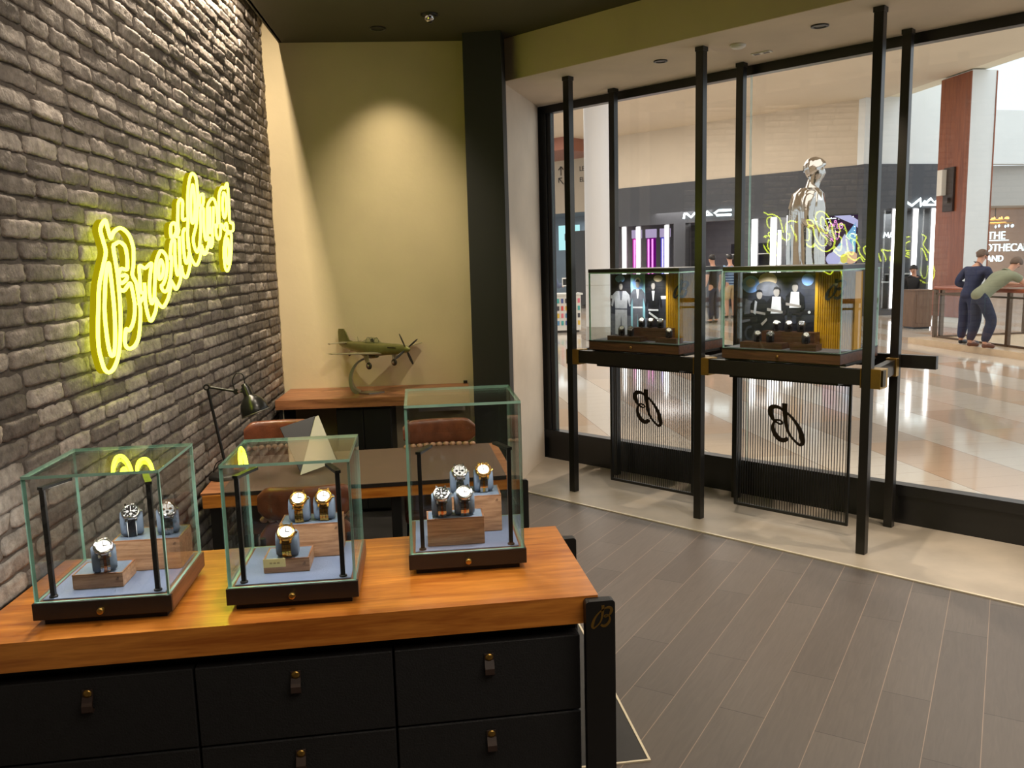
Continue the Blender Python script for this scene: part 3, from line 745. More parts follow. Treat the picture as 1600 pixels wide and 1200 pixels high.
# ------------------------------------------------------------------ stands, cushions and watches
def riser(label, x, y, w, d, h, z0, m=None, mp=None, rz=RZ, emblem=True, group=None, name='watch_stand', k=1.0):
    """x, y: right front corner"""
    t = thing(name, label, 'watch stand', (x, y, z0), rz, group)
    t.scale = (k,) * 3
    m = m or M['stand_wood']; mp = mp or M['cushion']
    MB().box(-w + 0.001, -0.001, 0.001, d - 0.001, 0, 0.0015).box(-w, 0, 0, d, 0.0015, h - 0.002).build('block', m, t, bevel=0.0006)
    r = MB()
    for a in ((-w, 0, 0, 0.003), (-w, 0, d - 0.003, d), (-w, -w + 0.003, 0.003, d - 0.003), (-0.003, 0, 0.003, d - 0.003)):
        r.box(a[0], a[1], a[2], a[3], h - 0.002, h)
    r.build('rim', M['walnut'] if m is M['stand_wood'] else m, t)
    MB().box(-w + 0.003, -0.003, 0.003, d - 0.003, h - 0.002, h - 0.0006).build('inset_pad', mp, t)
    if emblem:
        MB().ribbon([(u * 0.006, v * 0.006, w_ * 0.006) for u, v, w_ in LOGO[0]], lambda u, v, q: (u - 0.010, -0.0002 - q, v + h - 0.011), 0, 0.0002).build('script_emblem', M['strap'], t)
    return t
CA, CB, CC = 0.018, 0.0255, 0.0265     # cushion half depth, half height, centre height
def cushion_mesh(hw=0.021):
    mb = MB(); rings = []
    for u in (-1, -0.86, -0.6, 0, 0.6, 0.86, 1):
        k = 1.0 if abs(u) < 0.7 else (0.95 if abs(u) < 0.9 else 0.82)
        kk = k - (0.05 if abs(u) < 0.5 else 0)
        ring = []
        for i in range(24):
            a = 2 * PI * i / 24
            cy, cz = math.cos(a), math.sin(a)
            ex = 0.72
            ring.append((u * hw, CA * kk * math.copysign(abs(cy) ** ex, cy), CC + CB * kk * math.copysign(abs(cz) ** ex, cz)))
        rings.append(ring)
    mb.ring_loft(rings)
    return mb
def cushion(label, p, rz, m, group):
    t = cushion_mesh().build('watch_cushion', m)
    t.location = p; t.rotation_euler = (0, 0, rz)
    return tag(t, label, 'cushion', group)
def watch(label, p, rz, metal, dialm, strapm, bezelm=None, r=0.0172, links=True, group=None, detail=True, ornate=False, edge=None):
    t = thing('wristwatch', label, 'watch', p, rz, group)
    th = math.radians(58)
    A_, B_ = CA + 0.0012, CB + 0.0012
    c = Vector((0, -A_ * math.cos(th), CC + B_ * math.sin(th)))
    nrm = Vector((0, -math.cos(th) / A_, math.sin(th) / B_)).normalized()
    up = Vector((1, 0, 0)).cross(nrm) * -1
    if up.z < 0: up = -up
    rot = Matrix((Vector((1, 0, 0)), up, nrm)).transposed().to_4x4(); rot.translation = c + nrm * 0.001
    bez = bezelm or metal
    k = MB(); k.T = rot
    k.lathe([(r * 0.9, -0.004), (r, -0.002), (r, 0.003), (r * 0.95, 0.0045)], seg=28)
    for sx in (-1, 1):
        for sy in (-1, 1):
            k.box(sx * r * 0.52 - 0.0018, sx * r * 0.52 + 0.0018, min(sy * r * 0.8, sy * r * 1.22), max(sy * r * 0.8, sy * r * 1.22), -0.003, 0.001)
    k.cyl((r, 0, 0.0005), (r + 0.0035, 0, 0.0005), 0.0018, seg=10)
    body = k.build('watch_case', metal, t)
    k = MB(); k.T = rot
    if ornate:
        for i in range(16):
            a = 2 * PI * i / 16
            k.lathe([(0.0001, 0.0075), (0.0022, 0.0065), (0.0032, 0.0045)], (r * 0.86 * math.cos(a), r * 0.86 * math.sin(a), 0), (0, 0, 1), 8)
    k.lathe([(r * 0.95, 0.0045), (r * 0.9, 0.0062), (r * 0.74, 0.0058), (r * 0.72, 0.0045)], seg=28)
    k.build('bezel', bez, t)
    k = MB(); k.T = rot
    k.cyl((0, 0, 0.0040), (0, 0, 0.0046), r * 0.735, seg=28)
    d = k.build('dial', dialm, t)
    if detail:
        hm = M['dial_black'] if dialm is not M['dial_black'] else M['dial_white']
        k = MB(); k.T = rot
        k.box(-0.0005, 0.0005, -0.001, r * 0.58, 0.0048, 0.0050)
        k.box(-0.001, r * 0.4, -0.0006, 0.0006, 0.0050, 0.0052)
        k.build('hands', hm, d)
        k = MB(); k.T = rot
        for i in range(12):
            a = 2 * PI * i / 12
            k.T = rot @ Matrix.Rotation(a, 4, 'Z')
            k.box(-0.0004, 0.0004, r * 0.56, r * 0.68, 0.0046, 0.0048)
        k.build('hour_markers', hm, d)
        if dialm is M['dial_black'] or dialm is M['dial_silver']:
            k = MB(); k.T = rot
            for (sx, sy) in ((-0.36, 0), (0.36, 0), (0, -0.36)):
                k.cyl((sx * r, sy * r, 0.0046), (sx * r, sy * r, 0.0048), r * 0.17, seg=14)
            k.build('subdial', M['dial_silver'] if dialm is M['dial_black'] else M['dial_black'], d)
    # strap wrapped round the cushion
    hw = 0.0085; n = 14
    s = MB()
    a0, a1 = math.radians(34), math.radians(-78)
    for i in range(n):
        fa, fb = a0 + (a1 - a0) * i / n, a0 + (a1 - a0) * (i + (0.86 if links else 1.0)) / n
        P = lambda a, e: (-(A_ + e) * abs(math.cos(a)) ** 0.72, CC + (B_ + e) * math.copysign(abs(math.sin(a)) ** 0.72, math.sin(a)))
        segs = [(-1, -0.36), (-0.3, 0.3), (0.36, 1)] if links else [(-1, 1)]
        for q, (u0, u1) in enumerate(segs):
            v = [P(fa, 0), P(fb, 0), P(fb, 0.0022), P(fa, 0.0022)]
            mid = 1 if (q == 1 and links) else 0
            vs = [(u0 * hw, y, z) for y, z in v] + [(u1 * hw, y, z) for y, z in v]
            s.add(vs, [(0, 1, 2, 3), (7, 6, 5, 4), (0, 4, 5, 1), (1, 5, 6, 2), (2, 6, 7, 3), (3, 7, 4, 0)], mid)
        if edge:
            for u0, u1 in ((-1.0, -0.86), (0.86, 1.0)):
                v = [P(fa, 0.0018), P(fb, 0.0018), P(fb, 0.0026), P(fa, 0.0026)]
                vs = [(u0 * hw, y, z) for y, z in v] + [(u1 * hw, y, z) for y, z in v]
                s.add(vs, [(0, 1, 2, 3), (7, 6, 5, 4), (0, 4, 5, 1), (1, 5, 6, 2), (2, 6, 7, 3), (3, 7, 4, 0)], 1)
    # upper half over the top
    b0, b1 = math.radians(88), math.radians(150)
    for i in range(6):
        fa, fb = b0 + (b1 - b0) * i / 6, b0 + (b1 - b0) * (i + 0.95) / 6
        Q = lambda a, e: (-(A_ + e) * math.copysign(abs(math.cos(a)) ** 0.72, math.cos(a)), CC + (B_ + e) * abs(math.sin(a)) ** 0.72)
        v = [Q(fa, 0), Q(fb, 0), Q(fb, 0.0022), Q(fa, 0.0022)]
        vs = [(-hw, y, z) for y, z in v] + [(hw, y, z) for y, z in v]
        s.add(vs, [(0, 1, 2, 3), (7, 6, 5, 4), (0, 4, 5, 1), (1, 5, 6, 2), (2, 6, 7, 3), (3, 7, 4, 0)], 0)
    sm_ = strapm if isinstance(strapm, (list, tuple)) else [strapm, strapm]
    s.build('bracelet' if links else 'strap', list(sm_), t, fix=True)
    return t
ZP = ZC + 0.0475 * KC
gs = 'walnut watch stands in the counter cases'
riser('low pale walnut block in front of the left glass case', -0.6903, 2.0683, 0.091, 0.072, 0.029, ZP, k=KC, group=gs)
riser('tall grained walnut block at the back of the left glass case', -0.5785, 2.1723, 0.129, 0.086, 0.064, ZP, k=KC, group=gs)
riser('low walnut block with a cream card at the front of the middle case', -0.2444, 2.0826, 0.088, 0.072, 0.028, ZP, k=KC, group=gs)
riser('tall walnut block at the back of the middle case', -0.169, 2.1814, 0.124, 0.076, 0.071, ZP, k=KC, group=gs)
riser('dark fronted walnut block at the front of the tallest case', 0.2158, 2.1957, 0.120, 0.064, 0.059, ZP, k=KC, group=gs, emblem=False)
riser('tall walnut block at the back of the tallest case', 0.2769, 2.2958, 0.123, 0.088, 0.082, ZP, k=KC, group=gs)
# cream price card on the middle stand
t = thing('price_card', 'cream card clipped to the front of the low block in the middle case', 'card', (-0.3302, 2.0796, ZP), RZ)
t.scale = (KC,) * 3
MB().box(-0.021, 0.021, -0.0012, 0, 0.014, 0.031).build('card', mat('cream_card', (232, 216, 150), 0.6), t)
MB().box(-0.009, -0.004, -0.0016, -0.0012, 0.021, 0.024).box(-0.002, 0.003, -0.0016, -0.0012, 0.021, 0.024).box(0.005, 0.010, -0.0016, -0.0012, 0.021, 0.024).build('faint_lettering', mat('card_print', (170, 152, 100), 0.6), t)
wl = [
 ((-0.7371, 2.0683, ZP + 0.029 * KC), 'front left case', 'rose steel watch with white dial on the low block of the left case', 'cushion under the lone front watch of the left case', M['steel'], M['dial_white'], [M['steel'], M['rose']], None, True, False, None),
 ((-0.7072, 2.2035, ZP + 0.064 * KC), '', 'black dial watch on a white edged black strap in the left case', 'cushion under the black strap watch in the left case', M['steel'], M['dial_black'], [M['dial_black'], M['dial_white']], None, False, False, True),
 ((-0.6162, 2.2009, ZP + 0.064 * KC), '', 'steel watch behind the black light arm of the left case', 'cushion behind the right light arm of the left case', M['steel'], M['dial_silver'], [M['steel'], M['steel']], None, True, False, None),
 ((-0.299, 2.0878, ZP + 0.028 * KC), '', 'large gold watch on the low block above the cream card', 'cushion on the low block above the cream card', M['gold'], M['dial_white'], [M['gold'], M['gold']], None, True, False, None),
 ((-0.2769, 2.197, ZP + 0.071 * KC), '', 'left gold watch on the tall block of the middle case', 'left cushion on the tall block of the middle case', M['gold'], M['dial_white'], [M['gold'], M['gold']], None, True, False, None),
 ((-0.2119, 2.1996, ZP + 0.071 * KC), '', 'right gold watch on the tall block of the middle case', 'right cushion on the tall block of the middle case', M['gold'], M['dial_white'], [M['gold'], M['gold']], None, True, False, None),
 ((0.1027, 2.2087, ZP + 0.059 * KC), '', 'black dial two tone watch at the front left of the tallest case', 'front left cushion in the tallest case', M['steel'], M['dial_black'], [M['steel'], M['rose']], None, True, False, None),
 ((0.1651, 2.2087, ZP + 0.059 * KC), '', 'white dial steel watch at the front right of the tallest case', 'front right cushion in the tallest case', M['steel'], M['dial_white'], [M['steel'], M['rose']], None, True, False, None),
 ((0.1625, 2.327, ZP + 0.082 * KC), '', 'steel watch with dark subdials at the back left of the tallest case', 'back left cushion in the tallest case', M['steel'], M['dial_silver'], [M['steel'], M['steel']], None, True, False, None),
 ((0.2314, 2.327, ZP + 0.082 * KC), '', 'gold watch with a petal shaped bezel in the tallest case', 'back right cushion in the tallest case', M['gold'], M['dial_white'], [M['steel'], M['gold']], None, True, True, None),
]
for i, (p, _x, lb, lc, me_, di, stp, bz, lk, orn, ed) in enumerate(wl):
    rz = RZ + (0.42 if i == 0 else 0.30 if i < 3 else 0.02)
    pp = Vector(p) + Vector((0, 0.022, -0.0008))
    c = cushion(lc, pp, rz, M['cushion'], 'watch cushions in the counter cases'); c.scale = (KC,) * 3
    w_ = watch(lb, pp, rz, me_, di, stp, bz, 0.0178, lk, 'watches in the counter cases', True, orn, ed); w_.scale = (KC,) * 3
# ================================================================== DESK CORNER
KD = 1.1286
desk = thing('desk', 'walnut desk with a taupe leather top behind the glass cases', 'desk', (-0.181, 3.973, 0))
desk.scale = (KD,) * 3
D0 = 0.1823
MB().box(-0.600, 0.604, -0.31, 0.31, 0.700 - D0, 0.752 - D0).build('apron', M['worktop'], desk, bevel=0.003)
MB().box(-0.605, -0.53, -0.308, 0.308, 0.752 - D0, 0.760 - D0).build('side_board', M['shelf_wood'], desk)
MB().box(0.57, 0.604, -0.308, 0.308, 0.752 - D0, 0.760 - D0).build('side_board', M['shelf_wood'], desk)
MB().box(-0.53, 0.57, -0.31, 0.31, 0.752 - D0, 0.7605 - D0).build('leather_top', M['desk_leather'], desk, bevel=0.002)
MB().box(-0.53, 0.57, -0.3125, -0.3105, 0.744 - D0, 0.7595 - D0).build('leather_edge', M['shaded_case_leather_edge'], desk)
for x in (-0.56, 0.13):
    MB().box(x - 0.02, x + 0.02, -0.28, -0.24, 0, 0.7 - D0).box(x - 0.02, x + 0.02, 0.24, 0.28, 0, 0.7 - D0).box(x - 0.018, x + 0.018, -0.24, 0.24, 0.05, 0.09).box(x - 0.018, x + 0.018, -0.24, 0.24, 0.64 - D0, 0.70 - D0).build('leg', M['black'], desk, bevel=0.002)
end_leg('black flat leg with a rounded top at the right end of the leather topped desk', 0.505, 0.5575, 3.598, 3.618, 0.632)

# ------------------------------------------------------------------ task lamp
lamp = thing('task_lamp', 'black jointed task lamp with bell shade on the desk by the brick wall', 'lamp', (-0.807, 3.894, 0.6525))
lamp.scale = (KD,) * 3
MB().lathe([(0.068, 0), (0.068, 0.012), (0.06, 0.018), (0.02, 0.021)], seg=28).build('base', M['black'], lamp)
MB().lathe([(0.030, 0.020), (0.024, 0.045), (0.018, 0.058), (0.012, 0.062)], (0.006, 0, 0), seg=20).build('stem_socket', mat('grey_cast_metal', (120, 120, 118), 0.4, 0.6), lamp)
LP = [Vector((0.0, 0, 0.06)), Vector((-0.046, 0.0, 0.377)), Vector((0.066, 0, 0.353)), Vector((0.102, 0, 0.350))]
MB().tube([LP[0], LP[1]], 0.0062, 10).build('lower_arm', M['black'], lamp)
MB().tube([LP[1], LP[2]], 0.005, 10).build('upper_arm', M['black'], lamp)
MB().cyl(LP[1] + Vector((0, -0.014, 0)), LP[1] + Vector((0, 0.014, 0)), 0.013, seg=16).cyl(LP[1] + Vector((0, -0.017, 0)), LP[1] + Vector((0, -0.014, 0)), 0.007, seg=12, m=1).build('elbow_joint', [M['black'], M['steel']], lamp)
MB().cyl(LP[2] + Vector((0, -0.011, 0)), LP[2] + Vector((0, 0.011, 0)), 0.011, seg=16).tube([LP[2], LP[3]], 0.005, 8).cyl(LP[2] + Vector((0.012, -0.013, 0.002)), LP[2] + Vector((0.012, -0.009, 0.002)), 0.006, seg=12, m=1).build('head_joint', [M['black'], M['steel']], lamp)
ax = Vector((0.33, -0.10, -0.94)).normalized(); sc_ = Vector((0.100, 0, 0.372))
sh = [(0.004, -0.012), (0.012, -0.010), (0.013, 0.0), (0.018, 0.004), (0.018, 0.036), (0.022, 0.042), (0.032, 0.050), (0.045, 0.066), (0.054, 0.090), (0.058, 0.115), (0.0575, 0.116), (0.0555, 0.114), (0.051, 0.090), (0.042, 0.068), (0.02, 0.048)]
MB().lathe(sh, sc_, ax, 30).build('lamp_shade', mat('satin_black_shade', (34, 34, 33), 0.28, 0.3), lamp)
MB().lathe([(0.0585, 0.113), (0.0592, 0.1155), (0.0585, 0.118), (0.0565, 0.117)], sc_, ax, 30).build('shade_rim', mat('grey_rim', (120, 116, 108), 0.35, 0.5), lamp)
MB().tube(smooth_curve([LP[2] + Vector((-0.006, 0, 0.004)), LP[2] + Vector((-0.012, 0, 0.045)), LP[2] + Vector((0.006, 0, 0.074)), LP[2] + Vector((0.03, 0, 0.066)), sc_ + Vector((0, 0, 0.012))]), 0.0024, 6).build('shade_cable', M['black'], lamp)
MB().tube(smooth_curve([(-0.01, 0, 0.075), (-0.035, 0.01, 0.06), (-0.052, 0.03, 0.03), (-0.057, 0.05, 0.0035), (-0.045, 0.12, 0.003)]), 0.0022, 6).build('base_cable', M['black'], lamp)

# ------------------------------------------------------------------ tablet on an easel
tab = thing('tablet', 'black framed tablet leaning in its folded cover on the desk', 'tablet', (-0.4063, 3.95, 0.6525), 0.0)
tab.scale = (KD,) * 3
def slab(pts, th, m, nm, parent, inset=None, m2=None, nm2=None):
    p = [Vector(q) for q in pts]
    n = (p[1] - p[0]).cross(p[3] - p[0]).normalized()
    vs = [tuple(q) for q in p] + [tuple(q + n * th) for q in p]
    o = MB().add(vs, [(0, 1, 2, 3), (7, 6, 5, 4), (0, 4, 5, 1), (1, 5, 6, 2), (2, 6, 7, 3), (3, 7, 4, 0)]).build(nm, m, parent)
    if inset:
        c = sum(p, Vector()) / 4
        for sgn, off in ((1, th + 0.0006), (-1, -0.0006)):
            q = [c + (v - c) * (1 - inset) + n * off for v in p]
            MB().add([tuple(v) for v in q], [(0, 1, 2, 3)]).build(nm2, m2, o)
    return o
scr = mat('tablet_screen', (128, 126, 112), 0.12)
cov = mat('cream_cover', (226, 220, 200), 0.45)
A = Vector((-0.105, -0.02, 0.004)); 
slab([(-0.050, -0.085, 0.004), (-0.132, -0.02, 0.190), (0.005, 0.03, 0.222), (0.055, -0.03, 0.030)], 0.007, M['frame_black'], 'screen_slab', tab, 0.2, scr, 'screen')
slab([(-0.055, -0.092, 0.002), (0.088, -0.010, 0.030), (0.020, 0.028, 0.224), (0.008, 0.020, 0.221)], 0.004, cov, 'front_cover', tab)
slab([(0.020, 0.028, 0.224), (0.012, 0.026, 0.222), (0.084, 0.03, 0.03), (0.092, -0.002, 0.03)], 0.004, M['frame_black'], 'back_support', tab)

# ------------------------------------------------------------------ console shelf on the plaster wall
con = thing('console_shelf', 'walnut console shelf against the plaster wall carrying the model plane', 'console', G(0, 0, 0), AG)
MB().box(0.04, 1.27, -0.50, -0.002, 0.713, 0.775).build('shelf_board', M['shelf_wood'], con, bevel=0.002)
MB().box(1.235, 1.262, -0.03, -0.004, 0.776, 0.795).build('corner_bracket', M['black'], con)
MB().box(0.055, 0.075, -0.46, -0.05, 0, 0.712).build('side_panel', M['cabinet_body'], con)
MB().box(0.075, 0.080, -0.45, -0.44, 0, 0.712).build('edge_strip', M['trim_metal'], con)
MB().box(0.92, 1.24, -0.10, -0.08, 0.60, 0.712).build('rear_panel', M['reveal'], con)
cbx = thing('black_cabinet', 'plain black low cabinet standing under the walnut console', 'cabinet', G(0.66, 0.28, 0), AG)
MB().box(-0.25, 0.10, -0.15, 0.24, 0.02, 0.70).build('carcass', M['cabinet_body'], cbx)
MB().box(-0.245, -0.08, -0.166, -0.151, 0.03, 0.69).build('door', M['frame_black'], cbx, bevel=0.002)
MB().box(-0.075, 0.095, -0.166, -0.151, 0.03, 0.69).build('door', M['frame_black'], cbx, bevel=0.002)
MB().box(-0.2, 0.06, -0.12, 0.2, 0, 0.02).build('plinth', M['cabinet_body'], cbx)

# ------------------------------------------------------------------ chairs
def leather_chair(label, x, y, rz, top=0.88, w=0.33, group='brown leather chairs round the desk'):
    t = thing('leather_chair', label, 'chair', (x, y, 0), rz, group)
    h = w / 2
    zt = top; zb = top - 0.13
    # back pad, faces -y; slightly curved
    def pad(z0, z1, y0, y1, r, nm, m):
        mb = MB(); rings = []
        for i in range(13):
            u = -1 + 2 * i / 12
            cy = 0.035 * u * u
            ring = []
            k = math.sqrt(max(0.0, 1 - max(0, abs(u) - 0.86) ** 2 / 0.14 ** 2 * 0.75))
            hz = (z1 - z0) / 2 * k; zc = (z0 + z1) / 2
            for j in range(16):
                a = 2 * PI * j / 16
                ex = 0.5
                ring.append((u * h, (y0 + y1) / 2 - cy + (y1 - y0) / 2 * math.copysign(abs(math.cos(a)) ** ex, math.cos(a)), zc + hz * math.copysign(abs(math.sin(a)) ** ex, math.sin(a))))
            rings.append(ring)
        mb.ring_loft(rings)
        return mb.build(nm, m, t, subsurf=1)
    pad(zb, zt, 0.17, 0.225, 0.02, 'backrest', M['leather'])
    # gathered welt under the pad
    k = MB()
    for i in range(11):
        u = -0.92 + 1.84 * i / 10
        k.lathe([(0.003, -0.016), (0.0125, -0.008), (0.0135, 0.0), (0.0125, 0.008), (0.003, 0.016)], (u * h, 0.178 - 0.035 * u * u, zb - 0.006), (1, 0, 0), 10)
    k.build('gathered_seam', mat('tan_seam', (178, 134, 108), 0.45) if 'tan_seam' not in bpy.data.materials else bpy.data.materials['tan_seam'], t)
    pad(0.44, zb - 0.012, 0.175, 0.215, 0.02, 'lower_back', M['leather'])
    mb = MB().box(-h * 1.05, h * 1.05, -0.2, 0.19, 0.34, 0.41)
    mb.build('seat', M['leather'], t, bevel=0.025, seg=3)
    for sx in (-1, 1):
        MB().tube([(sx * h * 0.9, -0.17, 0.34), (sx * h * 1.0, -0.2, 0.0)], 0.011, 10).build('leg', M['black'], t)
        MB().tube([(sx * h * 0.9, 0.225, 0.58), (sx * h * 0.92, 0.205, 0.34), (sx * h * 1.0, 0.25, 0.0)], 0.011, 10).build('leg', M['black'], t)
    return t
leather_chair('brown leather chair behind the desk, seen through the tallest case', 0.201, 4.16, 0.0, 0.793, 0.378)
leather_chair('brown leather chair behind the tablet at the brick end of the desk', -0.615, 4.17, 0.0, 0.827, 0.35)
leather_chair('brown leather chair on the near side of the desk, seen from behind', -0.378, 3.40, PI, 0.767, 0.361)

# ------------------------------------------------------------------ model aeroplane
M['plane_olive'] = mat('olive_aircraft_paint', (128, 126, 78), 0.3, 0.35, 0.12, 25)
M['plane_light'] = mat('pale_aircraft_metal', (176, 168, 136), 0.28, 0.5, 0.08, 30)
M['plane_dark'] = mat('dark_aircraft_detail', (52, 46, 36), 0.35)
def aeroplane():
    p0 = G(0.655, 0.30, 1.068)
    t = thing('model_aeroplane', 'olive metal model fighter plane with four bladed propeller above the console', 'model plane', p0, AG + math.radians(-43))
    L = 0.66
    # fuselage stations: x, half width, half height, centre z
    stn = [(-0.345, 0.006, 0.010, 0.018), (-0.31, 0.012, 0.022, 0.014), (-0.22, 0.020, 0.032, 0.006), (-0.12, 0.028, 0.040, 0.0), (-0.02, 0.034, 0.046, -0.004), (0.07, 0.036, 0.044, -0.002), (0.16, 0.034, 0.038, 0.002), (0.25, 0.029, 0.032, 0.006), (0.285, 0.024, 0.026, 0.008)]
    rings = [[(x, w * math.cos(2 * PI * k / 20), z + h * math.sin(2 * PI * k / 20)) for k in range(20)] for x, w, h, z in stn]
    MB().ring_loft(rings).build('fuselage', M['plane_olive'], t)
    MB().lathe([(0.0245, 0.285), (0.0235, 0.300), (0.019, 0.322), (0.010, 0.338), (0.001, 0.344)], (0, 0, 0.008), (1, 0, 0), 20).build('spinner', M['plane_olive'], t)
    # belly scoop
    rings = [[(x, w * math.cos(2 * PI * k / 14), z + h * math.sin(2 * PI * k / 14)) for k in range(14)] for x, w, h, z in [(0.03, 0.018, 0.012, -0.050), (-0.03, 0.021, 0.018, -0.052), (-0.10, 0.018, 0.014, -0.044), (-0.16, 0.008, 0.006, -0.034)]]
    MB().ring_loft(rings).build('belly_scoop', M['plane_olive'], t)
    def wing(side):
        mb = MB(); rings = []
        for u in (0.0, 0.1, 0.55, 0.93, 1.0):
            y = side * (0.01 + 0.375 * u); c = 0.175 * (1 - 0.55 * u) * (0.55 if u == 1.0 else 1)
            xle = 0.105 - 0.045 * u; z = -0.030 + 0.033 * u; th = 0.020 * (1 - 0.6 * u)
            ring = []
            for k in range(14):
                a = 2 * PI * k / 14
                f = (1 - math.cos(a)) / 2
                ring.append((xle - c * f, y, z + th * 0.5 * math.sin(a) * (1.25 - 0.9 * f)))
            rings.append(ring)
        mb.ring_loft(rings); return mb.build('wing', M['plane_light'], t)
    wing(-1); wing(1)
    def tailplane(side):
        mb = MB(); rings = []
        for u in (0.0, 0.85, 1.0):
            y = side * (0.005 + 0.13 * u); c = 0.085 * (1 - 0.4 * u) * (0.5 if u == 1 else 1); xle = -0.245 - 0.03 * u
            rings.append([(xle - c * (1 - math.cos(2 * PI * k / 10)) / 2, y, 0.028 + 0.004 * math.sin(2 * PI * k / 10)) for k in range(10)])
        mb.ring_loft(rings); return mb.build('tailplane', M['plane_light'], t)
    tailplane(-1); tailplane(1)
    MB().prism([(-0.18, 0.034), (-0.24, 0.045), (-0.275, 0.10), (-0.292, 0.118), (-0.345, 0.118), (-0.352, 0.10), (-0.350, 0.02), (-0.30, 0.02)], lambda u, v, d: (u, d, v), -0.004, 0.004).build('tail_fin', M['plane_olive'], t, bevel=0.0015)
    rings = [[(x, w * math.cos(PI * k / 12), 0.036 + h * math.sin(PI * k / 12)) for k in range(13)] for x, w, h in [(-0.11, 0.006, 0.004), (-0.07, 0.018, 0.022), (-0.02, 0.022, 0.038), (0.03, 0.02, 0.034), (0.065, 0.016, 0.008)]]
    can = MB().ring_loft(rings).build('canopy', glass('canopy_glass', (0.8, 0.85, 0.8), 0.06), t)
    MB().lathe([(0.001, 0.016), (0.009, 0.01), (0.010, 0.0), (0.006, -0.012)], (-0.01, 0, 0.050), (0, 0, 1), 12).build('pilot_headrest', M['plane_dark'], can)
    k = MB()
    for x in (0.03, -0.05): k.tube([(x, 0.021 * math.cos(PI * i / 8), 0.036 + 0.035 * math.sin(PI * i / 8)) for i in range(9)], 0.0016, 6)
    k.build('canopy_frame', M['plane_dark'], can)
    for i in range(4):
        a = math.radians(28 + 90 * i)
        d = Vector((0, math.cos(a), math.sin(a))); q = Vector((0.35, -math.sin(a), math.cos(a))).normalized()
        o = Vector((0.308, 0, 0.008)); rings = []
        for u, w, th in ((0.012, 0.004, 0.003), (0.04, 0.008, 0.002), (0.08, 0.009, 0.0016), (0.11, 0.006, 0.0012), (0.116, 0.002, 0.001)):
            n = d.cross(q)
            rings.append([tuple(o + d * u + q * w * math.cos(2 * PI * k_ / 8) + n * th * math.sin(2 * PI * k_ / 8)) for k_ in range(8)])
        MB().ring_loft(rings).build('propeller_blade', M['plane_dark'], t)
    for s in (-1, 1):
        wy = s * 0.105
        g = MB().tube([(0.06, wy, -0.028), (0.07, wy, -0.085)], 0.0045, 8).build('landing_gear', M['plane_light'], t)
        MB().lathe([(0.006, -0.009), (0.019, -0.008), (0.023, -0.004), (0.023, 0.004), (0.019, 0.008), (0.006, 0.009)], (0.072, wy + s * 0.004, -0.10), (0, 1, 0), 20).build('wheel', M['plane_dark'], g)
        MB().lathe([(0.003, -0.0105), (0.011, -0.0095), (0.011, 0.0095), (0.003, 0.0105)], (0.072, wy + s * 0.004, -0.10), (0, 1, 0), 16).build('wheel_hub', M['steel'], g)
        MB().prism([(0.035, -0.035), (0.088, -0.035), (0.084, -0.075), (0.055, -0.082)], lambda u, v, d_: (u, wy + s * (0.014 + d_), v), 0, 0.0015).build('gear_door', M['plane_light'], g)
    g = MB().tube([(-0.235, 0, -0.02), (-0.245, 0, -0.05)], 0.003, 6).build('tail_gear', M['plane_light'], t)
    MB().lathe([(0.003, -0.005), (0.011, -0.004), (0.011, 0.004), (0.003, 0.005)], (-0.246, 0, -0.052), (0, 1, 0), 14).build('wheel', M['plane_dark'], g)
    MB().tube([(-0.15, 0, 0.04), (-0.155, 0, 0.07)], 0.0012, 6).build('aerial', M['plane_dark'], t)
    MB().box(0.17, 0.245, -0.0345, -0.031, 0.012, 0.020).build('exhaust_stack', M['plane_dark'], t)
    return t
aeroplane()
M['stand_metal'] = mat('satin_cast_aluminium', (150, 145, 132), 0.3, 0.85, 0.06, 20)
ps = thing('curved_stand', 'curved metal C shaped stand holding up the model plane', 'stand', G(0.60, 0.30, 0.7752), AG)
MB().prism([(-0.085, -0.025), (0.02, -0.085), (0.115, -0.02), (0.0, 0.04)], lambda u, v, d: (u, v, d), 0, 0.008).build('base_plate', M['stand_metal'], ps, bevel=0.002)
rings = []
cur = smooth_curve([(-0.045, 0.006), (-0.085, 0.035), (-0.098, 0.09), (-0.088, 0.145), (-0.055, 0.195), (-0.008, 0.224), (0.045, 0.236)], False, 5)
for i, c in enumerate(cur):
    d = (cur[min(i + 1, len(cur) - 1)] - cur[max(i - 1, 0)]).normalized(); n = Vector((-d.y, d.x))
    u = i / (len(cur) - 1); th = 0.016 * (1 - u) + 0.006; w = 0.030 * (1 - u) + 0.012
    a = c + n * th; b = c - n * th * 0.3
    rings.append([(a.x, -w, a.y), (a.x, w, a.y), (b.x, w, b.y), (b.x, -w, b.y)])
MB().ring_loft(rings, 0, False).build('curved_arm', M['stand_metal'], ps, bevel=0.001)
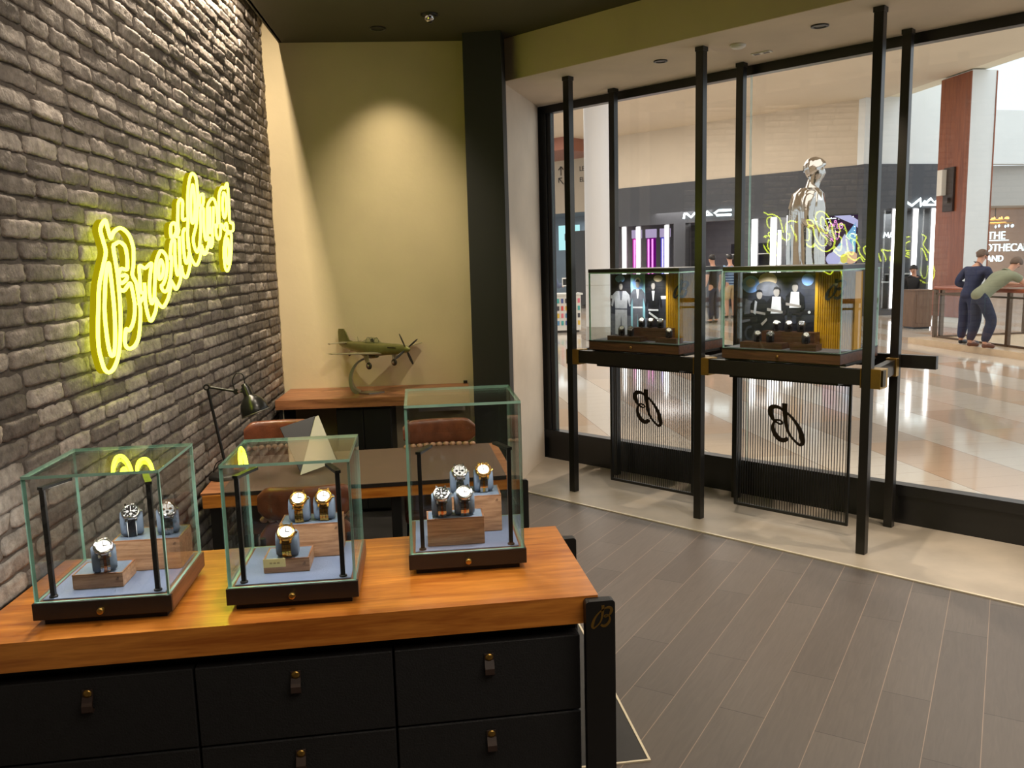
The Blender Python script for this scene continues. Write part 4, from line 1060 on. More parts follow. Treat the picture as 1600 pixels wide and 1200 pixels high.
# ================================================================== WINDOW DISPLAY STAND
WF = AW
def wthing(name, label, cat, t, o, z=0, group=None): return thing(name, label, cat, W(t, o, z), WF, group)
FT = (-3.618, -2.6245, -1.6275); FO = 4.385
RT = (-3.661, -2.669, -1.680); RO = 4.935
ZR0, ZR1 = 0.915, 1.0
stand = wthing('display_rack', 'floor to soffit rack of six black posts with brass clamps in the window', 'rack', -2.65, 4.66)
def L_(t, o): return (t + 2.65, o - 4.66)
for t, o in [(a, FO) for a in FT] + [(a, RO) for a in RT]:
    x, y = L_(t, o)
    p = MB().box(x - 0.024, x + 0.024, y - 0.024, y + 0.024, 0.003, 2.79).build('post', M['post'], stand, bevel=0.002)
    MB().box(x - 0.027, x + 0.027, y - 0.027, y + 0.027, 2.765, 2.7895).build('top_collar', M['black'], p)
for t in FT:                                           # brass clamps on the front posts
    x, y = L_(t, FO)
    MB().box(x + 0.0245, x + 0.075, y - 0.028, y + 0.028, ZR0 - 0.012, ZR1 + 0.006).box(x - 0.030, x - 0.0245, y - 0.028, y + 0.028, ZR0 - 0.012, ZR1 + 0.006).box(x - 0.030, x + 0.075, y + 0.0245, y + 0.075, ZR0 - 0.013, ZR1 + 0.004).build('brass_clamp', M['brass'], stand, bevel=0.002)
for t in RT:
    x, y = L_(t, RO)
    MB().box(x - 0.030, x + 0.030, y - 0.066, y - 0.0245, ZR0 - 0.012, ZR1 + 0.006).build('brass_clamp', M['brass'], stand, bevel=0.002)
x0, y0 = L_(FT[0], FO); x1, _ = L_(FT[2], FO); _, y1 = L_(0, RO)
for a, b in ((FT[0], FT[1]), (FT[1], FT[2])):
    xa, xb = L_(a, 0)[0] + 0.0755, L_(b, 0)[0] - 0.0305
    MB().box(xa, xb, y0 - 0.02, y0 + 0.02, ZR0, ZR1).build('front_rail', M['post'], stand, bevel=0.001)
MB().box(L_(RT[0], 0)[0] - 0.15, L_(RT[2], 0)[0] + 0.21, y1 + 0.025, y1 + 0.062, ZR0 + 0.03, ZR1 + 0.02).build('rear_rail', M['post'], stand, bevel=0.001)
for tf, tr_ in zip(FT, RT):
    xa, xb = L_(tf, 0)[0], L_(tr_, 0)[0]; ya, yb = y0 + 0.0755, y1 - 0.0665
    MB().prism([(xa - 0.02, ya), (xa + 0.02, ya), (xb + 0.02, yb), (xb - 0.02, yb)], lambda u, v, d: (u, v, d), ZR0, ZR1 - 0.003).build('side_rail', M['post'], stand)
x_ = L_(FT[2], FO)[0]
MB().box(x_ + 0.0755, x_ + 0.085, y0 - 0.02, y0 + 0.02, ZR0, ZR1).build('rail_end_cap', M['screw'], stand)

# ------------------------------------------------------------------ hanging screens with mirrored script B
def reed_screen(label, t0, t1):
    tc = (t0 + t1) / 2; o = 4.60
    s = wthing('reed_screen', label, 'screen', tc, o, 0, 'wire screens under the window cases')
    h = (t1 - t0) / 2
    for nm, b in (('frame_rail', (-h, h, 0.066, 0.084)), ('frame_rail', (-h, h, 0.868, 0.886)), ('frame_stile', (-h, -h + 0.014, 0.084, 0.868)), ('frame_stile', (h - 0.014, h, 0.084, 0.868))):
        MB().box(b[0], b[1], -0.008, 0.008, b[2], b[3]).build(nm, M['frame_black'], s, bevel=0.001)
    k = MB(); n = 42
    for i in range(n):
        x = -h + 0.014 + (2 * h - 0.028) * (i + 0.5) / n
        k.box(x - 0.0014, x + 0.0014, -0.003, 0.003, 0.084, 0.868)
    k.build('reeds', M['frame_black'], s)
    MB().ribbon([(u * 0.25, v * 0.25, w * 0.25 * 1.05) for u, v, w in smooth_curve(LOGO[0], False, 3)], lambda u, v, d: (-u - 0.02, -0.004 - d, v + 0.615), 0, 0.004).build('mirrored_script_emblem', mat('dark_brown_emblem', (40, 26, 20), 0.4) if 'dark_brown_emblem' not in bpy.data.materials else bpy.data.materials['dark_brown_emblem'], s)
    for sx in (-h + 0.05, h - 0.05):
        MB().box(sx - 0.008, sx + 0.008, -0.006, 0.006, 0.886, 0.9145).build('hanger', M['frame_black'], s)
    return s
reed_screen('upright wire screen with a mirrored B under the left window case', -3.455, -2.790)
reed_screen('upright wire screen with a mirrored B under the right window case', -2.500, -1.790)

# ------------------------------------------------------------------ window cases
M['tray'] = mat('blackened_tray', (36, 34, 30), 0.4, 0.2)
def window_case(label, tlabel, t0, t1):
    tc = (t0 + t1) / 2; h = (t1 - t0) / 2
    tr = wthing('display_tray', tlabel, 'tray', tc, 4.63, 0, 'black trays on the window rack')
    MB().box(-h + 0.012, h - 0.02, -0.235, -0.215, 0.915, 1.0005).box(-h - 0.01, h + 0.01, -0.215, 0.21, 1.0003, 1.014).build('tray', M['tray'], tr, bevel=0.001)
    MB().box(-h + 0.02, h - 0.03, -0.212, 0.19, 0.895, 0.9145).build('tray_floor', M['tray'], tr)
    c = wthing('window_display_case', label, 'display case', tc, 4.63, 1.0145, 'glass cases on the window rack')
    MB().box(-h, h, -0.268, 0.262, 0.0, 0.052).build('base', M['walnut_dark'], c, bevel=0.0015)
    MB().box(-h, h, -0.270, 0.264, 0.0525, 0.060).build('base_lip', M['black'], c)
    MB().lathe([(0.004, 0), (0.004, 0.005), (0.008, 0.008), (0.008, 0.014), (0.003, 0.016)], (0, -0.268, 0.028), (0, -1, 0), 16).build('knob', M['brass'], c)
    MB().box(-h + 0.02, h - 0.02, -0.25, 0.245, 0.0602, 0.0635).build('pad', mat('slate_pad', (104, 106, 116), 0.6) if 'slate_pad' not in bpy.data.materials else bpy.data.materials['slate_pad'], c)
    glass_box(-h + 0.002, h - 0.002, -0.266, 0.260, 0.0604, 0.505, 0.008).build('glass_cover', [M['glass'], M['edge']], c)
    MB().box(-h, h, -0.268, 0.262, 0.505, 0.527).build('lid_frame', M['post'], c, bevel=0.001)
    for k in (-0.45, 0.15):
        d = bpy.data.lights.new('window_case_light', 'SPOT'); d.energy = 5; d.color = (1, 0.95, 0.9); d.spot_size = math.radians(80); d.spot_blend = 0.8; d.shadow_soft_size = 0.02
        o = bpy.data.objects.new('window_case_light', d); COL.objects.link(o)
        o.location = W(tc + k * h, 4.63 - 0.22, 1.0145 + 0.485)
        o.rotation_euler = (W(tc + k * h, 4.63 + 0.1, 1.12) - o.location).to_track_quat('-Z', 'Y').to_euler()
    return c
window_case('left glass case in the window with three standing figures on its poster', 'black tray under the left window case', -3.452, -2.757)
window_case('right glass case in the window with three seated figures on its poster', 'black tray under the right window case', -2.463, -1.765)
ZW = 1.0145 + 0.0635

# ------------------------------------------------------------------ poster boards with a yellow ribbed wing
M['yellow'] = mat('yellow_board', (214, 164, 20), 0.5)
M['yellow_rib'] = mat('yellow_ribbed_card', (190, 142, 20), 0.5, var=0.08, vscale=20)
M['navy_mark'] = mat('navy_emblem', (22, 26, 44), 0.45)
PG = [mat('print_grey_%s' % n, c, 0.4, var=v, vscale=s) for n, c, v, s in (('dark', (26, 28, 36), 0.35, 14), ('night', (52, 56, 70), 0.35, 10), ('mid', (98, 102, 114), 0.2, 30), ('light', (172, 176, 186), 0.12, 40), ('white', (222, 226, 234), 0.05, 40), ('blue', (118, 160, 224), 0.15, 12), ('cyan', (140, 196, 214), 0.1, 12), ('sand', (196, 180, 150), 0.1, 12), ('skin', (150, 146, 144), 0.1, 30))]
def photo_mesh(layers, x0, z0, w, h, y):
    """flat printed picture: layered polygons in unit coordinates, (material, [(u, v)...])"""
    mb = MB()
    for i, (m, poly) in enumerate(layers):
        yy = y - 0.00025 * (i + 1)
        pts = [(x0 + u * w, yy, z0 + v * h) for u, v in poly]
        c = (sum(p[0] for p in pts) / len(pts), yy, sum(p[2] for p in pts) / len(pts))
        if len(poly) <= 4: mb.add(pts, [tuple(range(len(pts)))], m)
        else: mb.add(pts, [tuple(range(len(pts)))], m)
    return mb
def ell(cx, cy, rx, ry, n=18): return [(cx + rx * math.cos(2 * PI * k / n), cy + ry * math.sin(2 * PI * k / n)) for k in range(n)]
def standing(cx, top, s, suit, trim, skin, wide=1.0, sh=None):
    """a printed standing figure"""
    f = lambda pts: [(cx + a * s * wide, top - b * s * 1.35) for a, b in pts]
    o = [(suit, f([(-.10, .17), (.10, .17), (.17, .24), (.20, .44), (.17, .46), (.13, .32), (.12, .5), (.12, .98), (.03, 1.0), (.0, .62), (-.03, 1.0), (-.12, .98), (-.12, .5), (-.13, .32), (-.17, .46), (-.20, .44), (-.17, .24)])),
         (trim, f([(-.035, .17), (.035, .17), (.012, .34), (-.012, .34)])), (trim, f([(-.12, .49), (.12, .49), (.12, .52), (-.12, .52)])),
         (skin, ell(cx, top - 0.085 * s * 1.35, 0.052 * s, 0.085 * s))]
    o.append((0, f([(-.055, .05), (-.04, .005), (.0, -.015), (.04, .005), (.055, .05), (.03, .035), (-.03, .035)])))
    return o
def seated(cx, top, s, coat, shirt, skin):
    f = lambda pts: [(cx + a * s, top - b * s) for a, b in pts]
    return [(coat, f([(-.11, .2), (.11, .2), (.2, .3), (.22, .55), (.12, .62), (.16, .66), (.13, .95), (.05, 1.02), (.03, .7), (-.05, .7), (-.1, 1.0), (-.17, .96), (-.16, .62), (-.22, .55), (-.2, .3)])),
            (shirt, f([(-.09, .2), (.09, .2), (.11, .55), (-.12, .56)])), (skin, f([(-.2, .44), (.14, .5), (.14, .55), (-.2, .5)])),
            (skin, ell(cx, top - 0.1 * s, 0.066 * s, 0.1 * s)), (0, f([(-.075, .08), (-.06, .01), (.0, -.02), (.06, .01), (.075, .08), (.04, .045), (-.04, .045)]))]
def poster(label, t0, t1, t2, layers, off, h):
    c = (t0 + t1) / 2
    p = wthing('poster_board', label, 'poster', c, off, ZW)
    w = t1 - t0
    MB().box(-w / 2, w / 2, 0, 0.012, 0, h).build('board', M['yellow'], p)
    photo_mesh(layers, -w / 2, 0.0, w, h, -0.0002).build('printed_photograph', PG, p, fix=False)
    MB().box(w / 2 + 0.0003, w / 2 + 0.018, -0.004, 0.012, 0, h).build('yellow_edge', M['yellow'], p)
    k = MB(); n = 15; W2 = t2 - t1 - 0.02; x0 = w / 2 + 0.019
    prof = []
    for i in range(n):
        xa = x0 + W2 * i / n; dx = W2 / n
        prof += [(xa, 0.006), (xa + dx * 0.15, 0.0), (xa + dx * 0.85, 0.0), (xa + dx, 0.006)]
    poly = prof + [(x0 + W2, 0.012), (x0, 0.012)]
    k.prism(poly, lambda u, v, d: (u, v, d), 0, h)
    wing = k.build('ribbed_wing', M['yellow_rib'], p)
    MB().box(x0 + W2, x0 + W2 + 0.012, 0, 0.10, 0, h).build('side_return', M['yellow_rib'], p)
    return p, x0 + W2 / 2, wing
LA = [(1, [(0, 0), (1, 0), (1, 1), (0, 1)]), (2, [(0, 0), (1, 0), (1, .30), (0, .38)]), (0, [(0, .66), (1, .66), (1, 1), (0, 1)]), (6, [(.37, .10), (.63, .10), (.63, 1), (.37, 1)]), (5, ell(.17, .93, .09, .06)), (5, ell(.5, .86, .10, .10)), (4, ell(.5, .90, .05, .05)), (7, ell(.86, .93, .08, .05)), (4, [(0, .62), (.10, .62), (.10, .67), (0, .67)]), (4, [(.9, .62), (1, .62), (1, .67), (.9, .67)])]
LA += standing(.19, .88, .62, 3, 2, 8, 1.5) + standing(.5, .91, .62, 2, 4, 8, 1.2) + standing(.78, .89, .64, 0, 4, 8, 1.15) + [(4, [(.70, .40), (.86, .30), (.87, .33), (.71, .43)])]
LB = [(0, [(0, 0), (1, 0), (1, 1), (0, 1)]), (1, [(0, .45), (1, .5), (1, 1), (0, 1)]), (5, ell(.12, .84, .13, .12)), (3, ell(.12, .86, .07, .06)), (7, ell(.36, .9, .13, .10)), (2, ell(.36, .78, .16, .1)), (5, ell(.9, .9, .08, .08)), (2, [(.03, .42), (.14, .44), (.16, .6), (.05, .64)]), (1, ell(.13, .16, .09, .11)), (0, ell(.13, .16, .06, .075)), (1, [(.62, .3), (1, .34), (1, .44), (.6, .42)]), (4, ell(.93, .47, .018, .02)), (2, [(.0, .30), (.12, .33), (.12, .36), (.0, .34)])]
LB += seated(.25, .76, .62, 0, 0, 8) + [(3, [(.19, .62), (.22, .6), (.2, .42), (.17, .44)])] + seated(.49, .80, .64, 0, 4, 8) + seated(.74, .86, .60, 0, 4, 8) + [(8, [(.28, .30), (.36, .38), (.37, .35), (.30, .27)])]
po, mx_, wg = poster('poster of three standing figures with a yellow ribbed wing in the left case', -3.412, -2.975, -2.775, LA, 4.56, 0.425)
po2, mx2, wg2 = poster('poster of three seated figures beside a yellow wing marked with B', -2.442, -1.996, -1.785, LB, 4.56, 0.425)
for pp, mm, wgx in ((po, mx_, wg), (po2, mx2, wg2)):
    MB().ribbon([(u * 0.12, v * 0.12, w * 0.12 * 1.2) for u, v, w in smooth_curve(LOGO[0], False, 3)], lambda u, v, d: (u + mm, -0.003 - d, v + 0.328), 0, 0.004).build('script_emblem', M['navy_mark'], wgx)

# ------------------------------------------------------------------ stands and watches in the window
def wstand(label, t0, t1, o0, d, h):
    p = W(t1, o0, ZW)
    return riser(label, p.x, p.y, t1 - t0, d, h, ZW, M['walnut_dark'], M['walnut_dark'], AW, False, 'dark walnut stands in the window cases')
ws = [
 ('low dark walnut block at the front left of the left window case', -3.320, -3.061, 4.39, 0.075, 0.030),
 ('taller dark walnut block at the back of the left window case', -3.170, -2.901, 4.475, 0.07, 0.082),
 ('low dark walnut block at the front right of the left window case', -2.945, -2.790, 4.39, 0.075, 0.030),
 ('low dark walnut block at the front left of the right window case', -2.363, -2.104, 4.39, 0.075, 0.034),
 ('taller dark walnut block at the back of the right window case', -2.271, -1.958, 4.475, 0.07, 0.092),
 ('low dark walnut block at the front right of the right window case', -2.059, -1.910, 4.39, 0.075, 0.036)]
for a in ws: wstand(*a)
ww = [
 (-3.232, 4.415, .030, 'far left watch on the low left block of the left window case'),
 (-3.160, 4.415, .030, 'second watch on the low left block of the left window case'),
 (-3.128, 4.495, .082, 'left watch of three on the taller block of the left window case'),
 (-3.060, 4.495, .082, 'middle watch of three on the taller block of the left window case'),
 (-2.985, 4.495, .082, 'right watch of three on the taller block of the left window case'),
 (-2.868, 4.415, .030, 'lone watch on the low right block of the left window case'),
 (-2.275, 4.415, .034, 'far left watch on the low left block of the right window case'),
 (-2.195, 4.415, .034, 'second watch on the low left block of the right window case'),
 (-2.200, 4.495, .092, 'left watch of three on the taller block of the right window case'),
 (-2.125, 4.495, .092, 'middle watch of three on the taller block of the right window case'),
 (-2.050, 4.495, .092, 'right watch of three on the taller block of the right window case'),
 (-1.985, 4.415, .036, 'lone watch on the low right block of the right window case')]
for i, (t_, o_, h_, lb) in enumerate(ww):
    p = W(t_, o_ + 0.012, ZW + h_ - 0.0006)
    rz = AW + (0.55 if i % 3 else 0.7)
    c = cushion('cushion under the ' + lb.replace(' of three', '').replace('taller ', ''), p, rz, M['cushion_dark'], 'dark cushions in the window cases')
    watch(lb, p, rz, M['steel'], [M['dial_white'], M['dial_silver'], M['dial_white']][i % 3], [M['dial_black'], M['dial_black']], None, 0.0195, False, 'watches in the window cases', True)
# ================================================================== THE MALL OUTSIDE
M['mall_wall'] = mat('mall_beige_wall', (206, 190, 168), 0.8, var=0.03, vscale=2)
M['mall_pale'] = mat('mall_pale_wall', (222, 224, 222), 0.8, var=0.02, vscale=2)
M['mall_ceiling'] = mat('mall_ceiling_paint', (212, 196, 172), 0.85, var=0.03, vscale=1)
M['cream'] = mat('cream_fascia', (234, 222, 196), 0.7)
M['store_dark'] = mat('charcoal_store_panel', (64, 64, 68), 0.45, var=0.06, vscale=6)
M['store_black'] = mat('black_store_panel', (30, 31, 34), 0.35)
M['store_grey'] = mat('grey_store_interior', (120, 120, 124), 0.6, var=0.06, vscale=5)
M['tube_light'] = emit('white_tube_light', (255, 252, 250), 5.0)
M['sign_white'] = emit('white_sign_light', (236, 252, 255), 4.0)
M['magenta'] = emit('magenta_panel_light', (190, 30, 150), 0.9)
M['purple'] = emit('purple_panel_light', (110, 10, 120), 0.8)
M['blue'] = emit('blue_panel_light', (70, 66, 190), 0.9)
M['pink_line'] = emit('pink_line_light', (255, 130, 225), 2.2)
M['lilac_line'] = emit('lilac_line_light', (180, 170, 255), 2.2)
M['lilac_box'] = emit('lilac_header_light', (205, 188, 226), 0.75)
M['mall_wood'] = wood('red_brown_veneer', (120, 62, 36), (150, 84, 50), 'Z', 0.35, 0.5)
M['marble'] = mat('beige_marble', (214, 188, 156), 0.25, var=0.08, vscale=5)

def quadmesh(name, polys, m):
    mb = MB()
    for p in polys: mb.add([tuple(q) for q in p], [tuple(range(len(p)))], 0)
    o = mb.build(name, m, fix=False); return o
wl0 = W(-14, 5.09); wl1 = W(3.2, 5.09)
XH, YH = 9.42, 13.55
fm = MB()
fm.prism([(wl0.x, wl0.y), (wl1.x, wl1.y), (XH, wl1.y), (XH, YH), (XH, 34), (wl0.x, 34)], lambda u, v, d: (u, v, d), -0.3, 0.0)
fm.prism([(XH, YH), (30, YH), (30, 34), (XH, 34)], lambda u, v, d: (u, v, d), -0.3, 0.0)
struct(fm.build('floor_mall', M['tiles']))
struct(MB().box(XH, 24, -2, 16, -4.6, -4.5).build('floor_lower_level', mat('pale_lower_floor', (232, 228, 220), 0.3, var=0.05, vscale=1)))
# soffit over the walkway, atrium beyond x = 12.3
sx = 12.3
cm = MB().prism([(wl0.x - 6, wl0.y), (wl1.x, wl1.y), (sx, wl1.y), (sx, 34), (wl0.x - 6, 34)], lambda u, v, d: (u, v, d), 5.4, 5.55)
struct(cm.build('ceiling_mall', M['mall_ceiling']))
struct(MB().box(sx, sx + 0.5, wl1.y, 34, 5.43, 5.75).box(sx, sx + 0.1, wl1.y, 34, 5.75, 9).build('trim_10', M['cream']))
# wall above and beside our own shop front (mall side), keeps daylight out of the shop
k = MB(); wbox(k, -14, -4.475, 5.02, 5.10, 0, 5.4); wbox(k, -4.475, 3.2, 5.02, 5.10, 2.80, 5.4); wbox(k, 2.0, 3.2, 5.02, 5.10, 0, 2.8)
struct(k.build('wall_shopfront', M['mall_wall']))

FO_ = 21.7
FT0, FT1 = -16.0, -8.2
# left store front
for a_ in ((FT0, FT1, 2.62, 3.80), (FT0, -15.92, 0, 2.62), (-13.9, -13.50, 0, 2.62), (-11.86, -11.42, 0, 2.62), (-9.75, FT1, 0, 2.62), (-15.92, -13.9, 0, 0.25), (-11.42, -9.75, 0, 0.25)):
    k = MB(); wbox(k, a_[0], a_[1], FO_, FO_ + 0.3, a_[2], a_[3]); struct(k.build('wall_storefront', M['store_dark']))
k = MB(); wbox(k, -16.9, FT1 - 0.02, FO_ + 0.02, FO_ + 0.3, 3.80, 5.4); struct(k.build('wall_storefront_upper', M['mall_wall']))
k = MB(); pass
for a_ in ((FT0, -9.9, 25.0, 25.1, 0, 3.4), (FT0, -9.9, 22.0, 25.0, 3.0, 3.1), (FT0 - 0.1, FT0, 22, 25.1, 0, 3.4), (-9.9, -9.8, 22.01, 25.1, 0, 3.4)):
    k = MB(); wbox(k, *a_); struct(k.build('wall_store_interior', M['store_grey']))
area('store_light', W(-12.2, 23.4, 2.95), W(-12.2, 23.4, 0), 6, 1.5, 130, (1.0, 0.96, 0.94))
def wthing2(name, label, cat, t, o, z, group=None): return thing(name, label, cat, W(t, o, z), AW, group)
def light_tube(label, t, o, z0, z1, r=0.045, grp='white vertical light tubes in the left make-up store window'):
    q = wthing2('light_tube', label, 'light', t, o, z0, grp)
    MB().box(-r, r, -r, r, 0, z1 - z0).build('diffuser', M['tube_light'], q, bevel=0.01)
    MB().box(-r - 0.02, r + 0.02, r + 0.001, r + 0.04, -0.03, z1 - z0 + 0.03).build('housing', M['store_grey'], q)
    return q
light_tube('white light tube at the far left of the magenta panel', -15.66, 21.62, 0.4, 2.60)
light_tube('white light tube between the magenta and purple panels', -15.13, 21.62, 0.4, 2.58)
light_tube('white light tube to the right of the blue panel', -14.10, 21.62, 0.4, 2.58)
light_tube('white light tube left of the three, behind the mirrored neon', -11.24, 21.62, 0.3, 2.60, 0.06)
light_tube('white light tube in the middle of the window left of the statue', -10.68, 21.62, 0.3, 2.62, 0.06)
light_tube('white light tube just left of the chrome statue', -10.22, 21.62, 0.3, 2.65, 0.06)
light_tube('short white light tube set back left of centre behind the neon reflection', -10.95, 22.5, 0.3, 2.30, 0.05)
light_tube('short white light tube set back nearest the statue', -10.52, 22.5, 0.3, 2.30, 0.05)
def panel(name, label, t0, t1, body, lines, hz=2.24):
    q = wthing2(name, label, 'display panel', (t0 + t1) / 2, 21.85, 0.251, 'colour lit panels in the make-up store window')
    h = (t1 - t0) / 2
    MB().box(-h, h, 0, 0.05, 0, hz - 0.251).build('lit_panel', body, q)
    MB().box(-h - 0.02, h + 0.02, -0.02, 0.06, hz - 0.251, hz + 0.01).build('header', M['lilac_box'], q)
    for x in (-h * 0.45, h * 0.45):
        MB().box(x - 0.022, x + 0.022, -0.03, -0.002, 0.02, hz - 0.29).build('light_line', lines, q)
    return q
panel('lit_display', 'magenta lit panel in the make-up store window', -15.5, -15.2, M['magenta'], M['pink_line'])
panel('lit_display', 'deep purple lit panel in the make-up store window', -14.98, -14.66, M['purple'], M['pink_line'])
panel('lit_display', 'blue lit panel in the make-up store window', -14.46, -14.16, M['blue'], M['lilac_line'])
# store name signs traced as light strokes
sg = wthing2('store_sign', 'white light stroke MAC sign over the left make-up store door', 'sign', -12.7, 21.6, 2.82)
for i, poly in enumerate(MACL):
    MB().tube([(a + 12.7, 0, z - 2.82) for a, z in poly], 0.032, 8).build('letter', M['sign_white'], sg)
# door frame and door with dark reveals
dr = wthing2('store_door', 'dark glazed door of the left make-up store, standing open', 'door', -13.4, 21.72, 0)
MB().box(-0.09, 0.35, 0.3, 0.34, 0.02, 2.55).build('leaf', M['store_black'], dr)
MB().box(0.27, 0.29, 0.24, 0.29, 0.9, 1.5).build('pull_handle', M['steel'], dr)
# shop fittings seen inside
def shelf_unit(label, t, o, w, h, cols):
    q = wthing2('product_shelf', label, 'shelf', t, o, 0)
    MB().box(-w / 2, w / 2, 0, 0.04, 0, h).build('back_panel', M['store_black'], q)
    for z in (0.45, 0.85, 1.25, 1.65): 
        MB().box(-w / 2, w / 2, -0.3, -0.001, z, z + 0.03).build('shelf_board', M['white'], q)
    return q
shelf_unit('white boarded product shelf inside the left make-up store doorway', -12.95, 24.6, 1.3, 2.0, 5)
shelf_unit('white boarded product shelf behind the tubes left of the statue', -10.6, 24.6, 1.6, 2.0, 5)
# poster screen
scn = wthing2('lit_poster', 'colourful lit poster with pink scribble lettering right of the statue', 'poster', -8.86, 21.655, 1.34)
MB().box(-0.50, 0.50, 0.001, 0.04, -0.02, 1.26).build('light_box', M['store_black'], scn)
k = MB()
def lay(poly, m, i): k.add([(u - 0.48, -0.0006 * (i + 1), v * 1.22 + 0.01) for u, v in [(a * 0.96, b) for a, b in poly]], [tuple(range(len(poly)))], m)
lay([(0, 0), (1, 0), (1, 1), (0, 1)], 0, 0)
lay([(.35, .28), (.92, .86), (.92, 0), (.2, 0)], 1, 1); lay([(.32, 1), (.75, 1), (.98, .88), (.98, .72), (.86, .8)], 2, 1)
lay(ell(.55, .18, .26, .2), 3, 2); lay(ell(.8, .12, .2, .13), 4, 3); lay(ell(.33, .1, .2, .14), 2, 4); lay([(.5, .45), (.62, .62), (.9, .30), (.7, .25)], 2, 2); lay(ell(.62, .1, .1, .1), 5, 5)
k.build('lit_print', [emit('poster_plum', (54, 34, 62), 0.9), emit('poster_sky', (130, 190, 236), 0.9), emit('poster_lilac', (200, 200, 244), 0.9), emit('poster_ice', (226, 236, 250), 0.9), emit('poster_peach', (240, 196, 160), 0.9), emit('poster_yellow', (236, 226, 110), 0.9)], scn, fix=False)
pk = emit('poster_pink_stroke', (236, 150, 220), 1.2)
def stroke(parts, nm, m, r=0.012):
    mb = MB()
    for p in parts: mb.tube([(u * 0.96 - 0.48, -0.008, v * 1.22 + 0.01) for u, v in p], r, 6)
    return mb.build(nm, m, scn)
sc2 = lambda cx, cy, rx, ry: [(a, b) for a, b in ell(cx, cy, rx, ry, 14)] + [(cx + rx, cy)]
stroke([[(.08, .80), (.11, .72), (.14, .79), (.17, .72), (.20, .80)], sc2(.25, .80, .035, .045), [(.31, .72), (.31, .84), (.36, .82), (.31, .78), (.37, .72)], [(.41, .85), (.41, .74), (.46, .74)], sc2(.36, .88, .025, .03), sc2(.52, .79, .04, .06)], 'pink_scribble', pk)
stroke([sc2(.22, .58, .10, .09), sc2(.22, .58, .06, .055), [(.26, .53), (.33, .46)], [(.38, .68), (.37, .55), (.42, .50), (.47, .56), (.47, .68)], [(.12, .62), (.12, .48)]], 'pink_scribble', pk)
stroke([[(.10, .945), (.14, .96), (.18, .94), (.22, .955), (.27, .945)], [(.29, .95), (.38, .95)]], 'white_line', M['sign_white'], 0.006)
mb = MB(); rr_ = random.Random(3)
for i in range(26):
    u, v = rr_.uniform(0.03, 0.97), rr_.uniform(0.3, 0.98)
    if abs(v - u) < 0.1: continue
    mb.cyl((u * 0.96 - 0.48, -0.003, v * 1.22), (u * 0.96 - 0.48, -0.004, v * 1.22), rr_.uniform(0.006, 0.012), seg=8)
mb.build('white_dots', M['sign_white'], scn)

# ------------------------------------------------------------------ right store front (faces us)
RA = math.atan2(0.08, 1.0)
RD = Vector((math.cos(RA), math.sin(RA), 0)); RNn = Vector((-math.sin(RA), math.cos(RA), 0)); R0 = Vector((12.0, 19.9, 0))
def rbox(mb, s0, s1, d0, d1, z0, z1, m=0):
    return mb.prism([(s0, d0), (s1, d0), (s1, d1), (s0, d1)], lambda u, v, d: tuple(R0 + RD * u + RNn * v + Vector((0, 0, d))), z0, z1, m)
for a_ in ((-0.25, 2.95, 0, 0.3, 2.70, 3.80), (-0.25, 0.36, 0, 0.3, 0, 2.70), (2.2, 2.95, 0, 0.3, 0, 2.70), (0.36, 2.2, 0, 0.3, 0, 0.12)):
    k = MB(); rbox(k, *a_); struct(k.build('wall_storefront_right', M['store_dark']))
k = MB(); rbox(k, -0.25, 9, 0.02, 0.3, 3.80, 5.15); rbox(k, -0.25, 3.0, 0.02, 0.3, 5.15, 8.8); struct(k.build('wall_atrium', M['mall_pale']))
for a_ in ((0.3, 2.3, 1.7, 1.8, 0, 2.9), (0.3, 2.3, 0.3, 1.7, 2.72, 2.8), (0.2, 0.3, 0.3, 1.8, 0, 2.9), (2.3, 2.4, 0.3, 1.8, 0, 2.9)):
    k = MB(); rbox(k, *a_); struct(k.build('wall_store_interior_right', M['store_grey']))
area('store_light', R0 + RD * 1.3 + RNn * 1.3 + Vector((0, 0, 2.65)), R0 + RD * 1.3 + RNn * 1.3, 1.5, 1.0, 22, (0.95, 1.0, 1.0))
def rthing(name, label, cat, s, d, z, group=None): return thing(name, label, cat, R0 + RD * s + RNn * d + Vector((0, 0, z)), RA, group)
def rtube(label, s):
    q = rthing('light_tube', label, 'light', s, -0.05, 0.18, 'white vertical light tubes at the right make-up store window')
    MB().box(-0.05, 0.05, -0.04, 0.03, 0, 2.5).build('diffuser', M['tube_light'], q, bevel=0.01)
    MB().box(-0.07, 0.07, 0.031, 0.05, -0.03, 2.53).build('housing', M['store_grey'], q)
rtube('white light tube left of the right make-up store window', 0.65)
rtube('white light tube in the middle of the right make-up store window', 1.25)
rtube('white light tube at the right of the right make-up store window', 1.79)
k = MB(); rbox(k, 0.36, 2.2, 0.10, 0.11, 0.12, 2.70); struct(k.build('window_3', M['pane']))
q = rthing('store_sign', 'white light stroke MAC sign above the right make-up store window', 'sign', 1.52, -0.06, 2.83)
for poly in ([(-.56, .02), (-.40, -.07), (-.16, .10), (-.14, -.08), (-.02, .04)], [(-.06, -.06), (.14, .10), (.34, -.06), (-.02, -.05)], [(.54, .10), (.40, .09), (.30, .03), (.36, -.06), (.44, -.02), (.54, -.08)]):
    MB().tube([(u, 0, v) for u, v in poly], 0.03, 8).build('letter', M['sign_white'], q)
q = rthing('blade_sign', 'small white MAC sign low on the left of the right make-up store', 'sign', 0.48, -0.03, 2.04)
for poly in ([(-.12, -.07), (-.09, .06), (-.04, -.03), (.0, .06), (.02, -.07)], [(.04, -.07), (.09, .06), (.14, -.07), (.06, -.03)]):
    MB().tube([(u, 0, v) for u, v in poly], 0.014, 6).build('letter', M['sign_white'], q)
